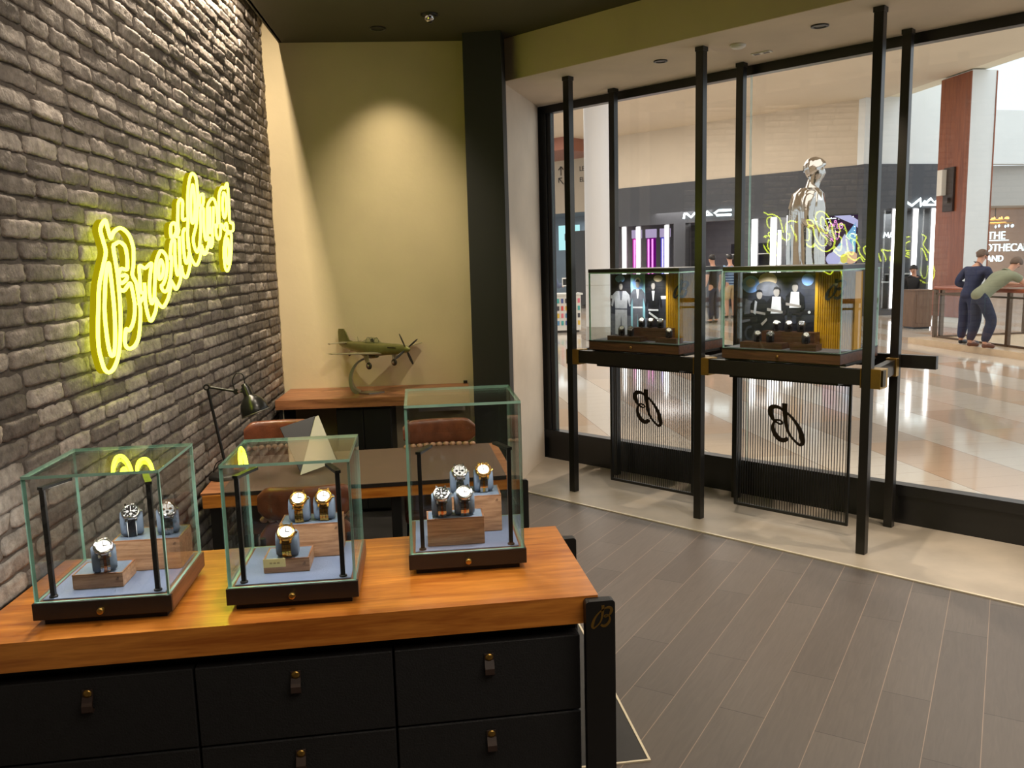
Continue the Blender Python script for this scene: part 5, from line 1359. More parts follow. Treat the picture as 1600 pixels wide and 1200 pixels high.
for s, z, lb in ((0.95, 0.5, 'dark make-up counter low behind the right store glass'), (1.65, 0.7, 'dark make-up counter at the right behind the right store glass')):
    q = rthing('make_up_counter', lb, 'counter', s, 1.0, 0)
    MB().box(-0.28, 0.28, -0.2, 0.2, 0, z + 0.3).build('body', M['store_black'], q)
    MB().box(-0.3, 0.3, -0.22, 0.22, z + 0.3, z + 0.33).build('top', M['white'], q)

# pillar: veneer on one side, white on the other, with a wall sconce
pl = thing('clad_pillar', 'tall square pillar with red brown veneer side and white front', 'pillar', (12.40, 16.9, 0))
MB().box(0.0, 0.58, 0, 0.98, 0, 5.4).build('white_core', M['mall_pale'], pl)
MB().box(-0.02, 0.0, 0.0, 1.0, 0.12, 5.38).build('veneer_side', M['mall_wood'], pl)
MB().box(0.56, 0.585, -0.012, -0.0005, 0.12, 5.38).build('veneer_edge', M['mall_wood'], pl)
scz = thing('wall_sconce', 'rectangular white wall sconce on a dark plate on the veneer pillar', 'wall light', (12.378, 17.5, 2.95))
MB().box(-0.05, 0.0, -0.24, 0.10, -0.48, 0.48).build('back_plate', M['strap'], scz)
MB().box(-0.16, -0.051, 0.0, 0.17, -0.12, 0.44).build('diffuser', mat('sconce_glass', (232, 226, 214), 0.4), scz)
MB().box(-0.12, -0.051, -0.16, -0.06, -0.30, -0.18).build('bracket', M['strap'], scz)

# far right store with chandelier and lit lettering
k = MB(); k.box(14.95, 27, 20.55, 21.7, 2.75, 3.79); struct(k.build('wall_far_store', mat('grey_taupe_band', (176, 172, 166), 0.6)))
k = MB(); k.box(14.95, 27, 25.4, 25.5, 0, 4).box(14.85, 14.95, 20.55, 25.5, 0, 4).box(14.95, 27, 21.7, 25.4, 3.3, 3.4); struct(k.build('wall_far_store_interior', mat('tan_store_interior', (190, 158, 132), 0.6, var=0.08, vscale=3)))
area('store_light', (17.3, 23.4, 3.2), (17.3, 23.6, 0), 2.5, 2, 110, (1.0, 0.9, 0.78))
k = MB(); k.box(14.95, 27, 21.55, 21.56, 0, 2.75); struct(k.build('window_4', M['pane']))
ch = thing('chandelier', 'round crystal ring chandelier inside the far right store', 'chandelier', (18.0, 23.2, 2.32))
MB().cyl((0, 0, 0.15), (0, 0, 1.0), 0.012, seg=8).build('rod', M['screw'], ch)
MB().tube([(0.48 * math.cos(2 * PI * i / 28), 0.48 * math.sin(2 * PI * i / 28), 0.06) for i in range(28)], 0.02, 6, closed=True).tube([(0.34 * math.cos(2 * PI * i / 24), 0.34 * math.sin(2 * PI * i / 24), 0.16) for i in range(24)], 0.016, 6, closed=True).build('ring', M['gold'], ch)
amb = emit('amber_bulb', (255, 196, 110), 2.5)
cool = emit('cool_crystal_light', (214, 240, 255), 2.2)
for i in range(22):
    a = 2 * PI * i / 22; r_ = 0.48 if i % 2 else 0.34; z_ = -0.03 if i % 2 else 0.20
    MB().lathe([(0.004, -0.05), (0.028, -0.015), (0.028, 0.015), (0.004, 0.05)], (r_ * math.cos(a), r_ * math.sin(a), z_), seg=8).build('crystal_drop', cool if i % 2 else amb, ch)
tl = emit('store_letter_light', (226, 250, 255), 2.6)
q = thing('store_lettering', 'glowing white blue store lettering on the far right glass, ending CARY', 'sign', (16.42, 21.5, 1.25))
for body, size, x, z in (('THE', 0.30, 0.06, 0.64), ('OTHECARY', 0.30, -0.02, 0.30), ('AND', 0.24, 0.06, 0.02)):
    o = text_mesh('letters', body, size, 0.012, tl, q); o.location = (x, 0, z)
MB().box(0.02, 0.72, 0.0, 0.02, 0.59, 0.615).build('underline_bar', tl, q)

# ------------------------------------------------------------------ left part of the mall
wc = thing('round_column', 'thick round white column with a grey foot left of the window cases', 'column', (4.12, 16.45, 0))
MB().lathe([(0.30, 0.28), (0.30, 5.4)], seg=40).build('shaft', mat('column_white', (226, 226, 228), 0.5), wc)
MB().lathe([(0.306, 0), (0.306, 0.279)], seg=40).build('foot_ring', mat('column_grey', (176, 172, 166), 0.35), wc)
MB().lathe([(0.3015, 1.10), (0.3015, 1.112)], seg=40).build('joint_line', mat('column_joint', (190, 188, 184), 0.5), wc)
k = MB(); wbox(k, -34, -16, 24.0, 24.2, 3.35, 5.4); struct(k.build('wall_directions', M['mall_wall']))
k = MB(); wbox(k, -34, -16, 26.5, 26.7, 0, 3.4); wbox(k, -34, -16, 24.2, 26.5, 3.34, 3.4); struct(k.build('wall_far_left', mat('slate_far_store', (96, 108, 118), 0.5, var=0.1, vscale=2)))
area('store_light', W(-21, 25.4, 3.2), W(-21, 25.4, 0), 6, 1.2, 90, (0.9, 0.97, 1.0))
k = MB(); wbox(k, -26, -17, 20.4, 22.6, 5.02, 5.4); struct(k.build('beam_mall', mat('terracotta_beam', (140, 84, 62), 0.6)))
q = wthing2('direction_lettering', 'dark arrows and direction lettering on the beige wall behind the posts', 'sign', -20.3, 23.99, 4.6)
ink = mat('sign_ink', (52, 46, 42), 0.5)
def arrow(rot, x, z):
    mb = MB(); c, s = math.cos(rot), math.sin(rot)
    f = lambda u, v: (x + u * c - v * s, z + u * s + v * c)
    for a, b in (((0, -.16), (0, .16)), ((0, .16), (-.11, .05)), ((0, .16), (.11, .05))):
        p, r_ = f(*a), f(*b); mb.tube([(p[0], -0.01, p[1]), (r_[0], -0.01, r_[1])], 0.016, 6)
    return mb.build('arrow', ink, q)
arrow(0, 0.12, 0.26); arrow(math.radians(45), 0.12, -0.10)
for body, x, z in (('LE', 0.98, 0.18), ('EL TH', 0.98, -0.20)):
    o = text_mesh('letters', body, 0.24, 0.004, ink, q); o.location = (x, -0.006, z)
kt = emit('teal_screen_light', (176, 232, 236), 1.2)
q = wthing2('lit_store_sign', 'pale teal lit store sign low on the left beyond the white column', 'sign', -19.9, 24.05, 2.0)
MB().box(-0.5, 0.45, 0, 0.08, 0, 0.9).build('light_box', kt, q)
MB().box(-0.2, 0.15, -0.012, -0.001, 0.35, 0.6).build('dark_mark', mat('slate_mark', (90, 100, 112), 0.5), q)
q = wthing2('lit_doorway_strip', 'tall pale green lit door strip left of the white column', 'light', -19.45, 26.3, 0.2)
MB().box(-0.12, 0.12, 0, 0.05, 0, 2.6).build('diffuser', emit('green_white_light', (206, 236, 220), 1.1), q)
MB().box(-0.15, 0.15, 0.051, 0.1, -0.05, 2.65).build('frame', M['store_black'], q)
q = wthing2('black_display_board', 'tall black board standing between the kiosk and white column', 'board', -18.15, 22.4, 0)
MB().box(-0.28, 0.28, 0, 0.08, 0.1, 2.6).build('board', M['store_black'], q); MB().box(-0.3, 0.3, -0.15, 0.25, 0, 0.1).build('foot', M['store_black'], q)

# kiosk with coloured phone cases
ks = thing('kiosk', 'white kiosk counter hung with small coloured cases left of the column', 'kiosk', (3.87, 18.4, 0))
MB().box(-0.32, 0.28, 0, 0.5, 0.05, 0.84).build('body', M['white'], ks, bevel=0.01)
MB().box(-0.36, 0.32, -0.04, 0.54, 0.84, 0.88).build('top', M['mall_pale'], ks)
MB().box(-0.28, 0.24, 0.05, 0.45, 0, 0.05).build('plinth', M['store_black'], ks)
cc = [(90, 150, 196), (216, 70, 70), (60, 170, 170), (226, 190, 70), (70, 90, 160), (230, 120, 140), (60, 60, 70)]
for r_ in range(4):
    for c_ in range(6):
        m = 'case_colour_%d' % ((r_ * 3 + c_ * 2) % 7)
        mm = bpy.data.materials.get(m) or mat(m, cc[(r_ * 3 + c_ * 2) % 7], 0.4)
        x = -0.27 + c_ * 0.095; z = 0.17 + r_ * 0.165
        tag(MB().box(3.87 + x, 3.87 + x + 0.05, 18.378, 18.399, z, z + 0.10).build('phone_case', mm, bevel=0.004), 'small coloured phone case hung on the front of the white kiosk', 'phone case', 'coloured phone cases on the kiosk')
q = thing('easel_screen', 'slanted pale screen standing on the white kiosk', 'screen', (4.02, 18.6, 0.881))
MB().prism([(-0.06, 0), (0.06, 0), (0.02, 0.4), (-0.02, 0.4)], lambda u, v, d: (u, d, v), -0.01, 0.01).build('panel', M['mall_pale'], q)
MB().box(-0.08, 0.08, -0.06, 0.06, 0, 0.012).build('foot', M['store_black'], q)

# ------------------------------------------------------------------ railing round the atrium
k = MB().box(9.0, 9.42, -0.7, 13.62, 0, 0.10).box(9.42, 20, 13.25, 13.62, -0.3, 0.10); struct(k.build('trim_11', M['marble']))
M['rail_wood'] = wood('red_rail_wood', (132, 66, 44), (166, 92, 64), 'Y', 0.3, 0.6)
M['bronze'] = mat('bronze_post', (96, 76, 58), 0.35, 0.5)
def railing(name, label, p0, p1, n):
    d = Vector(p1) - Vector(p0); L = d.length; rz = math.atan2(d.y, d.x)
    t = thing(name, label, 'railing', (p0[0], p0[1], 0.10), rz)
    h = MB().tube([(0, 0, 0.865), (L, 0, 0.865)], 0.034, 12).build('handrail', wood('rail_%s' % name, (132, 66, 44), (166, 92, 64), 'X', 0.3, 0.6), t)
    MB().box(0, L, -0.016, 0.016, 0.745, 0.775).build('mid_rail', M['bronze'], t)
    MB().box(0, L, -0.02, 0.02, 0.0, 0.03).build('shoe_rail', M['bronze'], t)
    for i in range(n + 1):
        x = 0.03 + (L - 0.06) * i / n
        MB().box(x - 0.03, x + 0.03, -0.028, 0.028, 0, 0.835).build('post', M['bronze'], t)
    for i in range(n):
        xa = 0.03 + (L - 0.06) * i / n + 0.045; xb = 0.03 + (L - 0.06) * (i + 1) / n - 0.045
        MB().add([(xa, 0, 0.05), (xb, 0, 0.05), (xb, 0, 0.73), (xa, 0, 0.73)], [(0, 1, 2, 3)]).build('glass_panel', M['pane'], t)
    return t
railing('railing', 'wood capped glass railing the two men lean on', (9.40, 13.5, 0), (9.40, 1.0, 0), 7)
railing('railing', 'wood capped glass railing running off behind the men towards the pillar', (9.46, 13.43, 0), (16.0, 13.43, 0), 4)
# things on the lower floor seen through the glass
q = thing('lower_level_banner', 'blue floor panel on the bright lower level seen through the railing', 'floor panel', (14.5, 14.6, -4.498))
MB().box(-0.9, 0.9, -0.5, 0.5, 0, 0.02).build('panel', mat('blue_panel', (70, 140, 210), 0.4), q); MB().box(-1.1, 1.1, -0.7, 0.7, -0.002, -0.0001).build('border', M['mall_pale'], q)

# podium
pd = thing('podium', 'brown panelled podium box in the walkway in front of the seated woman', 'podium', (10.88, 16.2, 0))
M['podium'] = wood('podium_brown', (98, 74, 58), (122, 94, 74), 'Z', 0.5, 0.8)
MB().box(-0.2, 0.2, -0.2, 0.2, 0.04, 0.79).build('body', M['podium'], pd, bevel=0.004)
MB().box(-0.215, 0.215, -0.215, 0.215, 0.79, 0.815).build('top', M['podium'], pd)
MB().box(-0.18, 0.18, -0.18, 0.18, 0, 0.04).build('plinth', M['store_black'], pd)
MB().box(-0.15, 0.15, -0.207, -0.2005, 0.12, 0.42).box(-0.15, 0.15, -0.207, -0.2005, 0.46, 0.72).build('front_panel', M['podium'], pd)
# ================================================================== PEOPLE
M['skin'] = mat('skin', (206, 154, 128), 0.5)
M['hair_grey'] = mat('cropped_grey_brown_hair', (104, 86, 74), 0.7, var=0.2, vscale=60)
M['hair_black'] = mat('black_hair', (28, 24, 24), 0.5)
M['navy'] = mat('navy_shirt_cloth', (38, 46, 78), 0.8, var=0.1, vscale=12)
M['olive_cloth'] = mat('sage_polo_cloth', (138, 142, 118), 0.85, var=0.06, vscale=12)
M['denim'] = mat('dark_denim', (38, 46, 70), 0.85, var=0.15, vscale=20)
M['black_cloth'] = mat('black_cloth', (32, 32, 36), 0.8)
M['brown_shoe'] = mat('brown_shoe_leather', (108, 66, 46), 0.5)
M['black_shoe'] = mat('black_shoe_leather', (24, 24, 26), 0.35)
M['khaki'] = mat('khaki_cloth', (196, 170, 130), 0.85)

def skin_mesh(name, nodes, edges, m, parent=None, root=None, sub=2):
    """one continuous surface grown over a jointed skeleton: nodes {key: (point, radius)}"""
    keys = list(nodes)
    me = bpy.data.meshes.new(name)
    me.from_pydata([tuple(nodes[k][0]) for k in keys], [(keys.index(a), keys.index(b)) for a, b in edges], [])
    o = bpy.data.objects.new(name, me); COL.objects.link(o)
    md = o.modifiers.new('skin', 'SKIN'); md.use_smooth_shade = True; md.branch_smoothing = 0.4
    for i, k in enumerate(keys):
        r = nodes[k][1]
        me.skin_vertices[0].data[i].radius = r if isinstance(r, (tuple, list)) else (r, r)
        me.skin_vertices[0].data[i].use_root = (k == (root or keys[0]))
    sb = o.modifiers.new('sub', 'SUBSURF'); sb.levels = sub; sb.render_levels = sub
    dg = bpy.context.evaluated_depsgraph_get()
    out = bpy.data.meshes.new_from_object(o.evaluated_get(dg))
    bpy.data.objects.remove(o); bpy.data.meshes.remove(me)
    out.name = name
    out.materials.clear(); out.materials.append(m)
    for p in out.polygons: p.use_smooth = True
    q = bpy.data.objects.new(name, out); COL.objects.link(q)
    if parent: q.parent = parent
    return q
def V3(*a): return Vector(a)
def figure(name, label, cat, loc, rz, J, look, mats, r=1.0, sleeve='long', legs='long', hands=True, body_only=False, hair=True):
    """J: joints in the figure's own frame (facing +y, feet at z = 0). mats: skin, shirt, trousers, shoes, hair"""
    t = thing(name, label, cat, loc, rz)
    N = {}; E = []
    def n(k, p, rad): N[k] = (Vector(p), rad * r if not isinstance(rad, tuple) else (rad[0] * r, rad[1] * r))
    def e(*ks):
        for a, b in zip(ks, ks[1:]): E.append((a, b))
    pel, ch, nk, hd = Vector(J['pel']), Vector(J['chest']), Vector(J['neck']), Vector(J['head'])
    n('pel', pel, 0.088); n('waist', pel.lerp(ch, 0.45), 0.096); n('chest', ch, 0.125); n('neck0', ch.lerp(nk, 0.7), 0.07); n('neck', nk, 0.048)
    up = (hd - nk).normalized()
    n('jaw', hd - up * 0.045, 0.058); n('skull', hd + up * 0.02, 0.082); n('crown', hd + up * 0.075, 0.066)
    e('pel', 'waist', 'chest', 'neck0', 'neck', 'jaw', 'skull', 'crown')
    f = Vector(look).normalized()
    n('nose', hd + f * 0.088 - up * 0.01, 0.012); e('jaw', 'nose')
    for s in 'LR':
        sh, el, wr = Vector(J['sh' + s]), Vector(J['el' + s]), Vector(J['wr' + s])
        n('sh' + s, sh, 0.056); n('el' + s, el, 0.040); n('fa' + s, el.lerp(wr, 0.3), 0.040); n('wr' + s, wr, 0.026)
        e('chest', 'sh' + s, 'el' + s, 'fa' + s, 'wr' + s)
        if hands:
            d = (wr - el).normalized(); hf = Vector(J.get('hand' + s, d)).normalized()
            side = hf.cross(Vector((0, 0, 1))); side = side.normalized() if side.length > 0.1 else Vector((1, 0, 0))
            pm = wr + hf * 0.055; n('palm' + s, pm, 0.027); e('wr' + s, 'palm' + s)
            drop = hf.cross(side)
            if drop.z > 0: drop = -drop
            for i, (o_, l_) in enumerate(((-0.026, 0.062), (-0.009, 0.074), (0.009, 0.070), (0.026, 0.055))):
                a = pm + hf * 0.03 + side * o_; b = a + hf * l_ * 0.55 + drop * 0.008; c = a + hf * l_ * 0.85 + drop * 0.032
                n('f%s%da' % (s, i), a, 0.0095); n('f%s%db' % (s, i), b, 0.0085); n('f%s%dc' % (s, i), c, 0.007)
                e('palm' + s, 'f%s%da' % (s, i), 'f%s%db' % (s, i), 'f%s%dc' % (s, i))
            sg = 1 if s == 'L' else -1
            a = wr + hf * 0.03 + side * 0.03 * sg; b = a + hf * 0.035 + side * 0.018 * sg + drop * 0.01
            n('th%sa' % s, a, 0.011); n('th%sb' % s, b, 0.009); e('wr' + s, 'th%sa' % s, 'th%sb' % s)
        hp, kn, an, to = (Vector(J[k + s]) for k in ('hip', 'kn', 'an', 'toe'))
        n('hip' + s, hp, 0.074); n('kn' + s, kn, 0.056); n('calf' + s, kn.lerp(an, 0.35), 0.056); n('an' + s, an, 0.036); n('ball' + s, an.lerp(to, 0.7) - V3(0, 0, 0.0), 0.030)
        e('pel', 'hip' + s, 'kn' + s, 'calf' + s, 'an' + s, 'ball' + s)
    body = skin_mesh('body', N, E, mats['skin'], t, 'pel')
    if body_only: return t, N
    def grow(keys, edges, g, nm, m, root, extra=None):
        nn = {k: (N[k][0], (N[k][1] if not isinstance(N[k][1], tuple) else N[k][1][0]) + g) for k in keys}
        if extra: nn.update(extra)
        return skin_mesh(nm, nn, edges, m, t, root)
    ks = ['waist', 'chest', 'shL', 'shR', 'elL', 'elR']
    ed = [('hemS', 'waist'), ('waist', 'chest'), ('chest', 'backU'), ('backU', 'collar'), ('chest', 'shL'), ('chest', 'shR')]
    ex = {'hemS': (pel - (ch - pel).normalized() * 0.11, 0.142 * r), 'collar': (ch.lerp(nk, 0.92), 0.066 * r), 'backU': (ch.lerp(nk, 0.45), 0.125 * r)}
    for s in 'LR':
        if sleeve == 'long':
            ks += ['fa' + s]; ex['cuff' + s] = (N['fa' + s][0].lerp(N['wr' + s][0], 0.8), 0.042 * r)
            ed += [('sh' + s, 'el' + s), ('el' + s, 'fa' + s), ('fa' + s, 'cuff' + s)]
        else:
            ks.remove('el' + s); ex['cuff' + s] = (N['sh' + s][0].lerp(N['el' + s][0], 0.62), 0.062 * r)
            ed += [('sh' + s, 'cuff' + s)]
    grow(ks, ed, 0.026 * r, 'shirt', mats['shirt'], 'chest', ex)
    ks = ['pel', 'hipL', 'hipR', 'knL', 'knR']; ed = [('pel', 'belt'), ('pel', 'hipL'), ('pel', 'hipR'), ('hipL', 'knL'), ('hipR', 'knR')]; ex = {'belt': (pel.lerp(ch, 0.24), 0.124 * r)}
    for s in 'LR':
        if legs == 'long':
            ks.append('calf' + s); ex['hem' + s] = (N['an' + s][0] + V3(0, 0, 0.02), 0.058 * r); ed += [('kn' + s, 'calf' + s), ('calf' + s, 'hem' + s)]
    grow(ks, ed, 0.026 * r, 'trousers', mats['trousers'], 'pel', ex)
    for s in 'LR':
        an, to = Vector(J['an' + s]), Vector(J['toe' + s])
        d = (to - an); d.z = 0; d.normalize()
        zb = min(an.z, to.z)
        skin_mesh('shoe', {'a': (V3(an.x, an.y, zb - 0.012) - d * 0.035, 0.036 * r), 'b': (V3(an.x, an.y, zb + 0.005) + d * 0.03, 0.044 * r), 'c': (V3(to.x, to.y, zb - 0.022), 0.034 * r)}, [('a', 'b'), ('b', 'c')], mats['shoes'], t, 'a')
    if hair:
        back = -f
        hx = (up * 0.86 + back * 0.5).normalized()
        prof = [(0.089 * r * math.sin(math.radians(q)) + 0.0005, 0.096 * r * math.cos(math.radians(q))) for q in (1, 15, 30, 45, 60, 75, 86, 94, 100)] + [(0.078 * r, -0.020 * r)]
        MB().lathe(prof, hd + up * 0.026, hx, 20).build('hair', mats['hair'], t)
    side = f.cross(up).normalized()
    for sg in (-1, 1):
        MB().lathe([(0.001, -0.009), (0.0075, -0.005), (0.0085, 0.0), (0.0075, 0.005), (0.001, 0.009)], hd + f * 0.074 * r + up * 0.012 + side * sg * 0.03, f, 10).build('eye', M['hair_black'], t)
        MB().lathe([(0.004, -0.02), (0.013, -0.01), (0.014, 0.008), (0.006, 0.02)], hd - up * 0.005 + side * sg * 0.080 * r - f * 0.005, up, 10, sx=0.5).build('ear', mats['skin'], t)
    MB().tube([hd + f * 0.079 * r - up * 0.046 - side * 0.02, hd + f * 0.083 * r - up * 0.047, hd + f * 0.079 * r - up * 0.046 + side * 0.02], 0.004, 6).build('mouth', mat('lips', (160, 96, 86), 0.5) if 'lips' not in bpy.data.materials else bpy.data.materials['lips'], t)
    return t, N

# man in navy, standing at the rail, seen from behind, looking to the right
JN = dict(pel=(0, -0.02, 0.80), chest=(0, 0.10, 1.13), neck=(0, 0.18, 1.31), head=(0, 0.22, 1.40), shL=(-0.19, 0.12, 1.20), shR=(0.19, 0.12, 1.20), elL=(-0.27, 0.02, 0.98), elR=(0.24, 0.16, 0.99), wrL=(-0.15, 0.20, 0.92), wrR=(0.10, 0.29, 0.93), handL=(0.5, 0.8, 0), handR=(-0.4, 0.9, 0),
          hipL=(-0.085, -0.02, 0.76), hipR=(0.085, -0.02, 0.76), knL=(-0.10, 0.02, 0.42), knR=(0.09, 0.0, 0.42), anL=(-0.11, -0.02, 0.07), anR=(0.09, -0.03, 0.07), toeL=(-0.13, 0.14, 0.05), toeR=(0.10, 0.13, 0.05))
figure('person', 'man in a dark navy shirt and trousers standing at the railing, back turned', 'person', (9.06, 12.15, 0.10), math.radians(-76), JN, (0.25, 1, 0), dict(skin=M['skin'], shirt=M['navy'], trousers=M['navy'], shoes=M['black_shoe'], hair=M['hair_grey']), 0.98)
# man in sage polo bending over the rail
JL = dict(pel=(0, -0.22, 0.80), chest=(0, 0.12, 1.06), neck=(0, 0.27, 1.20), head=(0, 0.34, 1.27), shL=(-0.19, 0.17, 1.12), shR=(0.19, 0.17, 1.12), elL=(-0.25, 0.36, 0.955), elR=(0.25, 0.36, 0.955), wrL=(-0.10, 0.50, 0.955), wrR=(0.05, 0.53, 0.955), handL=(0.8, 0.5, 0), handR=(-0.8, 0.5, 0),
          hipL=(-0.09, -0.22, 0.76), hipR=(0.09, -0.22, 0.76), knL=(-0.13, -0.16, 0.42), knR=(0.15, -0.10, 0.42), anL=(-0.13, -0.26, 0.07), anR=(0.16, -0.22, 0.07), toeL=(-0.14, -0.09, 0.05), toeR=(0.18, -0.05, 0.05))
figure('person', 'man in a sage polo and dark jeans bent forward leaning on the railing', 'person', (9.13, 11.72, 0.10), math.radians(-92), JL, (0.1, 1, -0.2), dict(skin=M['skin'], shirt=M['olive_cloth'], trousers=M['denim'], shoes=M['brown_shoe'], hair=M['hair_grey']), 1.0, 'short')
# woman in black seated on a low bench behind the podium
bn = thing('bench', 'low dark bench behind the podium under the seated woman', 'bench', (11.30, 17.0, 0))
MB().box(-0.35, 0.3, -0.18, 0.18, 0.45, 0.50).build('seat', M['store_black'], bn, bevel=0.01)
for sx_ in (-0.3, 0.25): MB().box(sx_ - 0.03, sx_ + 0.03, -0.15, 0.15, 0, 0.45).build('leg', M['store_black'], bn)
JS = dict(pel=(0, 0, 0.60), chest=(0, 0.03, 0.93), neck=(0, 0.05, 1.12), head=(0, 0.08, 1.21), shL=(-0.17, 0.03, 1.03), shR=(0.17, 0.03, 1.03), elL=(-0.22, 0.10, 0.80), elR=(0.22, 0.12, 0.80), wrL=(-0.14, 0.30, 0.70), wrR=(0.10, 0.32, 0.70), handL=(0.1, 0.9, -0.3), handR=(-0.3, 0.9, -0.3),
          hipL=(-0.08, 0.03, 0.58), hipR=(0.08, 0.03, 0.58), knL=(-0.12, 0.42, 0.50), knR=(0.10, 0.42, 0.51), anL=(-0.16, 0.60, 0.08), anR=(0.08, 0.50, 0.08), toeL=(-0.18, 0.76, 0.05), toeR=(0.09, 0.66, 0.05))
figure('person', 'woman dressed in black with dark hair sitting behind the brown podium', 'person', (11.32, 16.98, 0), math.radians(125), JS, (-0.2, 1, -0.1), dict(skin=M['skin'], shirt=M['black_cloth'], trousers=M['black_cloth'], shoes=M['black_shoe'], hair=M['hair_black']), 0.93)
# shopper in a striped shirt and khaki shorts
ms, nt, b = new_mat('striped_cloth')
tc = nt.nodes.new('ShaderNodeTexCoord'); wv = nt.nodes.new('ShaderNodeTexWave'); wv.bands_direction = 'Z'; wv.inputs['Scale'].default_value = 4.5
nt.links.new(tc.outputs['Object'], wv.inputs['Vector']); rp = nt.nodes.new('ShaderNodeValToRGB'); rp.color_ramp.interpolation = 'CONSTANT'
rp.color_ramp.elements[0].color = rgba(lin((58, 84, 132))); rp.color_ramp.elements[1].color = rgba(lin((150, 176, 206))); rp.color_ramp.elements[1].position = 0.5
nt.links.new(wv.outputs['Fac'], rp.inputs[0]); nt.links.new(rp.outputs[0], b.inputs['Base Color']); b.inputs['Roughness'].default_value = 0.85
JT = dict(pel=(0, 0, 0.88), chest=(0, 0.02, 1.22), neck=(0, 0.03, 1.44), head=(0, 0.05, 1.55), shL=(-0.19, 0.0, 1.34), shR=(0.19, 0.0, 1.34), elL=(-0.26, -0.02, 1.06), elR=(0.26, -0.02, 1.06), wrL=(-0.27, 0.08, 0.82), wrR=(0.27, 0.08, 0.82),
          hipL=(-0.09, 0, 0.84), hipR=(0.09, 0, 0.84), knL=(-0.10, 0.02, 0.46), knR=(0.10, 0.02, 0.46), anL=(-0.10, -0.02, 0.07), anR=(0.11, -0.02, 0.07), toeL=(-0.12, 0.14, 0.05), toeR=(0.13, 0.14, 0.05))
figure('person', 'shopper in a blue striped shirt and khaki shorts seen between the two window cases', 'person', (8.72, 20.9, 0), 0.15, JT, (0.1, 1, 0), dict(skin=M['skin'], shirt=ms, trousers=M['khaki'], shoes=M['black_shoe'], hair=M['hair_black']), 1.0, 'short', 'short')
JU = {k: (Vector(v) if k in ('handL', 'handR') else Vector(v)) for k, v in JT.items()}
figure('person', 'shopper in a dark top with bare arms beside the striped shirt', 'person', (7.66, 19.4, 0), 0.5, JU, (0.1, 1, 0), dict(skin=M['skin'], shirt=M['black_cloth'], trousers=M['denim'], shoes=M['black_shoe'], hair=M['hair_black']), 1.0, 'short')
JK = {k: Vector(v) * 0.93 for k, v in JT.items()}
JK.update(elR=Vector((0.24, 0.08, 1.02)), wrR=Vector((0.12, 0.28, 1.06)), elL=Vector((-0.22, 0.06, 1.0)), wrL=Vector((-0.10, 0.28, 1.02)), handL=Vector((0.6, 0.7, 0)), handR=Vector((-0.6, 0.7, 0)))
figure('person', 'person in blue grey top holding a phone beside the kiosk', 'person', (3.60, 19.25, 0), math.radians(-70), JK, (0.1, 1, -0.2), dict(skin=M['skin'], shirt=mat('blue_grey_cloth', (92, 102, 128), 0.85), trousers=M['denim'], shoes=M['black_shoe'], hair=mat('auburn_hair', (112, 62, 40), 0.6)), 0.95)
ph = thing('tablet', 'white framed tablet held up by the person at the kiosk', 'tablet', (3.93, 19.06, 1.02), math.radians(12))
MB().box(-0.075, 0.075, -0.006, 0.006, 0, 0.2).build('frame', M['white'], ph, bevel=0.003); MB().box(-0.055, 0.055, -0.0075, -0.0065, 0.03, 0.17).build('screen', M['dial_black'], ph)

# ------------------------------------------------------------------ chrome statue in the walkway
chrome = mat('mirror_chrome', (190, 186, 180), 0.08, 1.0, bump=0.6, bscale=7)
S = 1.98
JC = {k: Vector(v) * S for k, v in dict(pel=(0, 0, 0.86), chest=(0, 0.0, 1.18), neck=(0, 0.03, 1.385), head=(0, 0.055, 1.475), shL=(-0.15, 0.0, 1.29), shR=(0.15, 0.0, 1.29), elL=(-0.18, -0.03, 1.04), elR=(0.18, -0.03, 1.04), wrL=(-0.13, 0.09, 0.93), wrR=(0.12, 0.11, 0.96),
          hipL=(-0.08, 0, 0.82), hipR=(0.08, 0, 0.82), knL=(-0.08, 0.02, 0.45), knR=(0.08, 0.02, 0.45), anL=(-0.08, 0.0, 0.07), anR=(0.09, 0.0, 0.07), toeL=(-0.09, 0.15, 0.05), toeR=(0.10, 0.15, 0.05)).items()}
st_base = thing('statue_plinth', 'low pale plinth under the chrome statue', 'plinth', (7.46, 14.35, 0))
MB().box(-0.45, 0.45, -0.45, 0.45, 0, 0.14).build('block', M['mall_pale'], st_base, bevel=0.01); MB().box(-0.48, 0.48, -0.48, 0.48, 0, 0.03).build('foot', M['cream'], st_base)
JCs = {k: v for k, v in JC.items()}
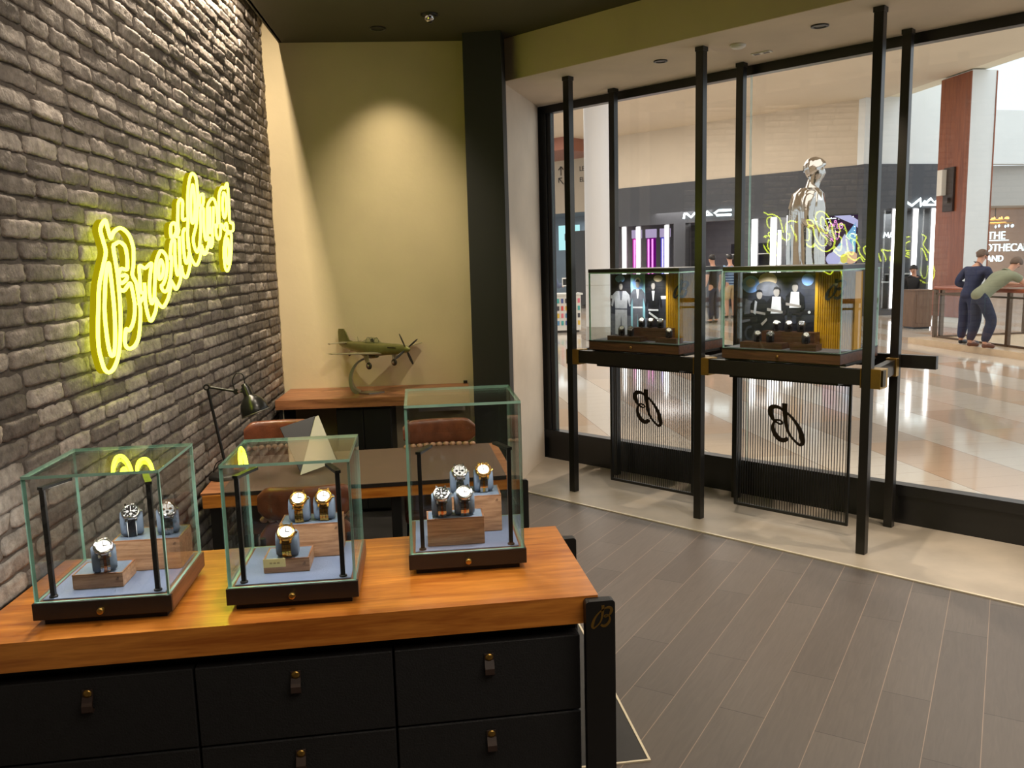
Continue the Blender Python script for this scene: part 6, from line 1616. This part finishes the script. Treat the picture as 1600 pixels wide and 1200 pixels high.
def chrome_statue():
    t = thing('statue', 'larger than life mirror chrome statue of a robed standing figure facing right', 'statue', (7.46, 14.35, 0.14), math.radians(-117))
    N = {}; E = []
    J = JCs
    def n(k, p, rad): N[k] = (Vector(p), rad * S)
    def e(*ks):
        for a, b in zip(ks, ks[1:]): E.append((a, b))
    n('pel', J['pel'], 0.125); n('waist', J['pel'].lerp(J['chest'], .5), 0.115); n('chest', J['chest'], 0.125); n('neck0', J['chest'].lerp(J['neck'], .7), 0.066); n('neck', J['neck'], 0.056)
    n('jaw', J['head'] + V3(0, .012, -.045) * S, 0.068); n('skull', J['head'] + V3(0, -.012, .022) * S, 0.088); n('crown', J['head'] + V3(0, -.01, .075) * S, 0.072)
    e('pel', 'waist', 'chest', 'neck0', 'neck', 'jaw', 'skull', 'crown')
    n('nose', J['head'] + V3(0, .074, -.012) * S, 0.014); e('jaw', 'nose')
    for s in 'LR':
        n('sh' + s, J['sh' + s], 0.056); n('el' + s, J['el' + s], 0.05); n('wr' + s, J['wr' + s], 0.032)
        e('chest', 'sh' + s, 'el' + s, 'wr' + s)
        d = (J['wr' + s] - J['el' + s]).normalized(); pm = J['wr' + s] + d * 0.055 * S; n('pm' + s, pm, 0.028); e('wr' + s, 'pm' + s)
        for i, (o_, l_) in enumerate(((-.026, .06), (-.009, .07), (.009, .067), (.026, .052))):
            a = pm + V3(0, 0, 1) * o_ * S + d * 0.03 * S
            n('f%s%d' % (s, i), a, 0.0095); n('g%s%d' % (s, i), a + d * l_ * S, 0.007); e('pm' + s, 'f%s%d' % (s, i), 'g%s%d' % (s, i))
        n('t%s' % s, J['wr' + s] + d * .05 * S + V3(0, 0, .04) * S, 0.009); e('wr' + s, 't%s' % s)
        n('hip' + s, J['hip' + s], 0.095); n('kn' + s, J['kn' + s], 0.066); n('an' + s, J['an' + s], 0.042); n('toe' + s, J['toe' + s], 0.03)
        e('pel', 'hip' + s, 'kn' + s, 'an' + s, 'toe' + s)
    skin_mesh('body', N, E, chrome, t, 'pel')
    # open coat with hanging folds
    mb = MB(); rings = []
    for z, rx, ry, yy in ((1.33, .09, .085, -.01), (1.28, .165, .135, -.015), (1.15, .18, .16, -.02), (0.95, .175, .16, -.025), (0.75, .175, .16, -.025), (0.55, .175, .165, -.025), (0.36, .175, .165, -.025)):
        ring = []
        for k in range(48):
            a = 2 * PI * k / 48
            fold = 1 + (0.02 + 0.07 * (1.3 - z)) * math.sin(a * 9 + z * 3) + 0.03 * math.sin(a * 17 - z * 7)
            ring.append((rx * math.cos(a) * fold * S, (yy + ry * math.sin(a) * fold) * S, z * S))
        rings.append(ring)
    mb.ring_loft(rings, cap=False).build('coat', chrome, t)
    for s in 'LR':
        skin_mesh('sleeve', {'a': (J['sh' + s], .066 * S), 'b': (J['el' + s], .066 * S), 'c': (J['el' + s].lerp(J['wr' + s], .7), .052 * S)}, [('a', 'b'), ('b', 'c')], chrome, t, 'a')
    h = J['head'] + V3(0, -.018, .028) * S
    ax_ = Vector((0, -0.62, 0.80)).normalized(); a_ = ax_.orthogonal().normalized(); b_ = ax_.cross(a_)
    mb = MB(); rings = []
    for i in range(13):
        ph_ = math.radians(2 + 108 * i / 12)
        rings.append([tuple(h + ax_ * (.104 * math.cos(ph_) * S) + (a_ * math.cos(2 * PI * k / 40) + b_ * math.sin(2 * PI * k / 40)) * (math.sin(ph_) * .098 * S * (1 + .045 * math.sin(2 * PI * k / 40 * 9 + i * 0.9) + .03 * math.sin(i * 1.9)))) for k in range(40)])
    mb.ring_loft(rings).build('hair', chrome, t)
    MB().box(-.05 * S, .05 * S, .17 * S, .22 * S, .955 * S, 0.985 * S).build('held_book', chrome, t, bevel=0.01)
chrome_statue()
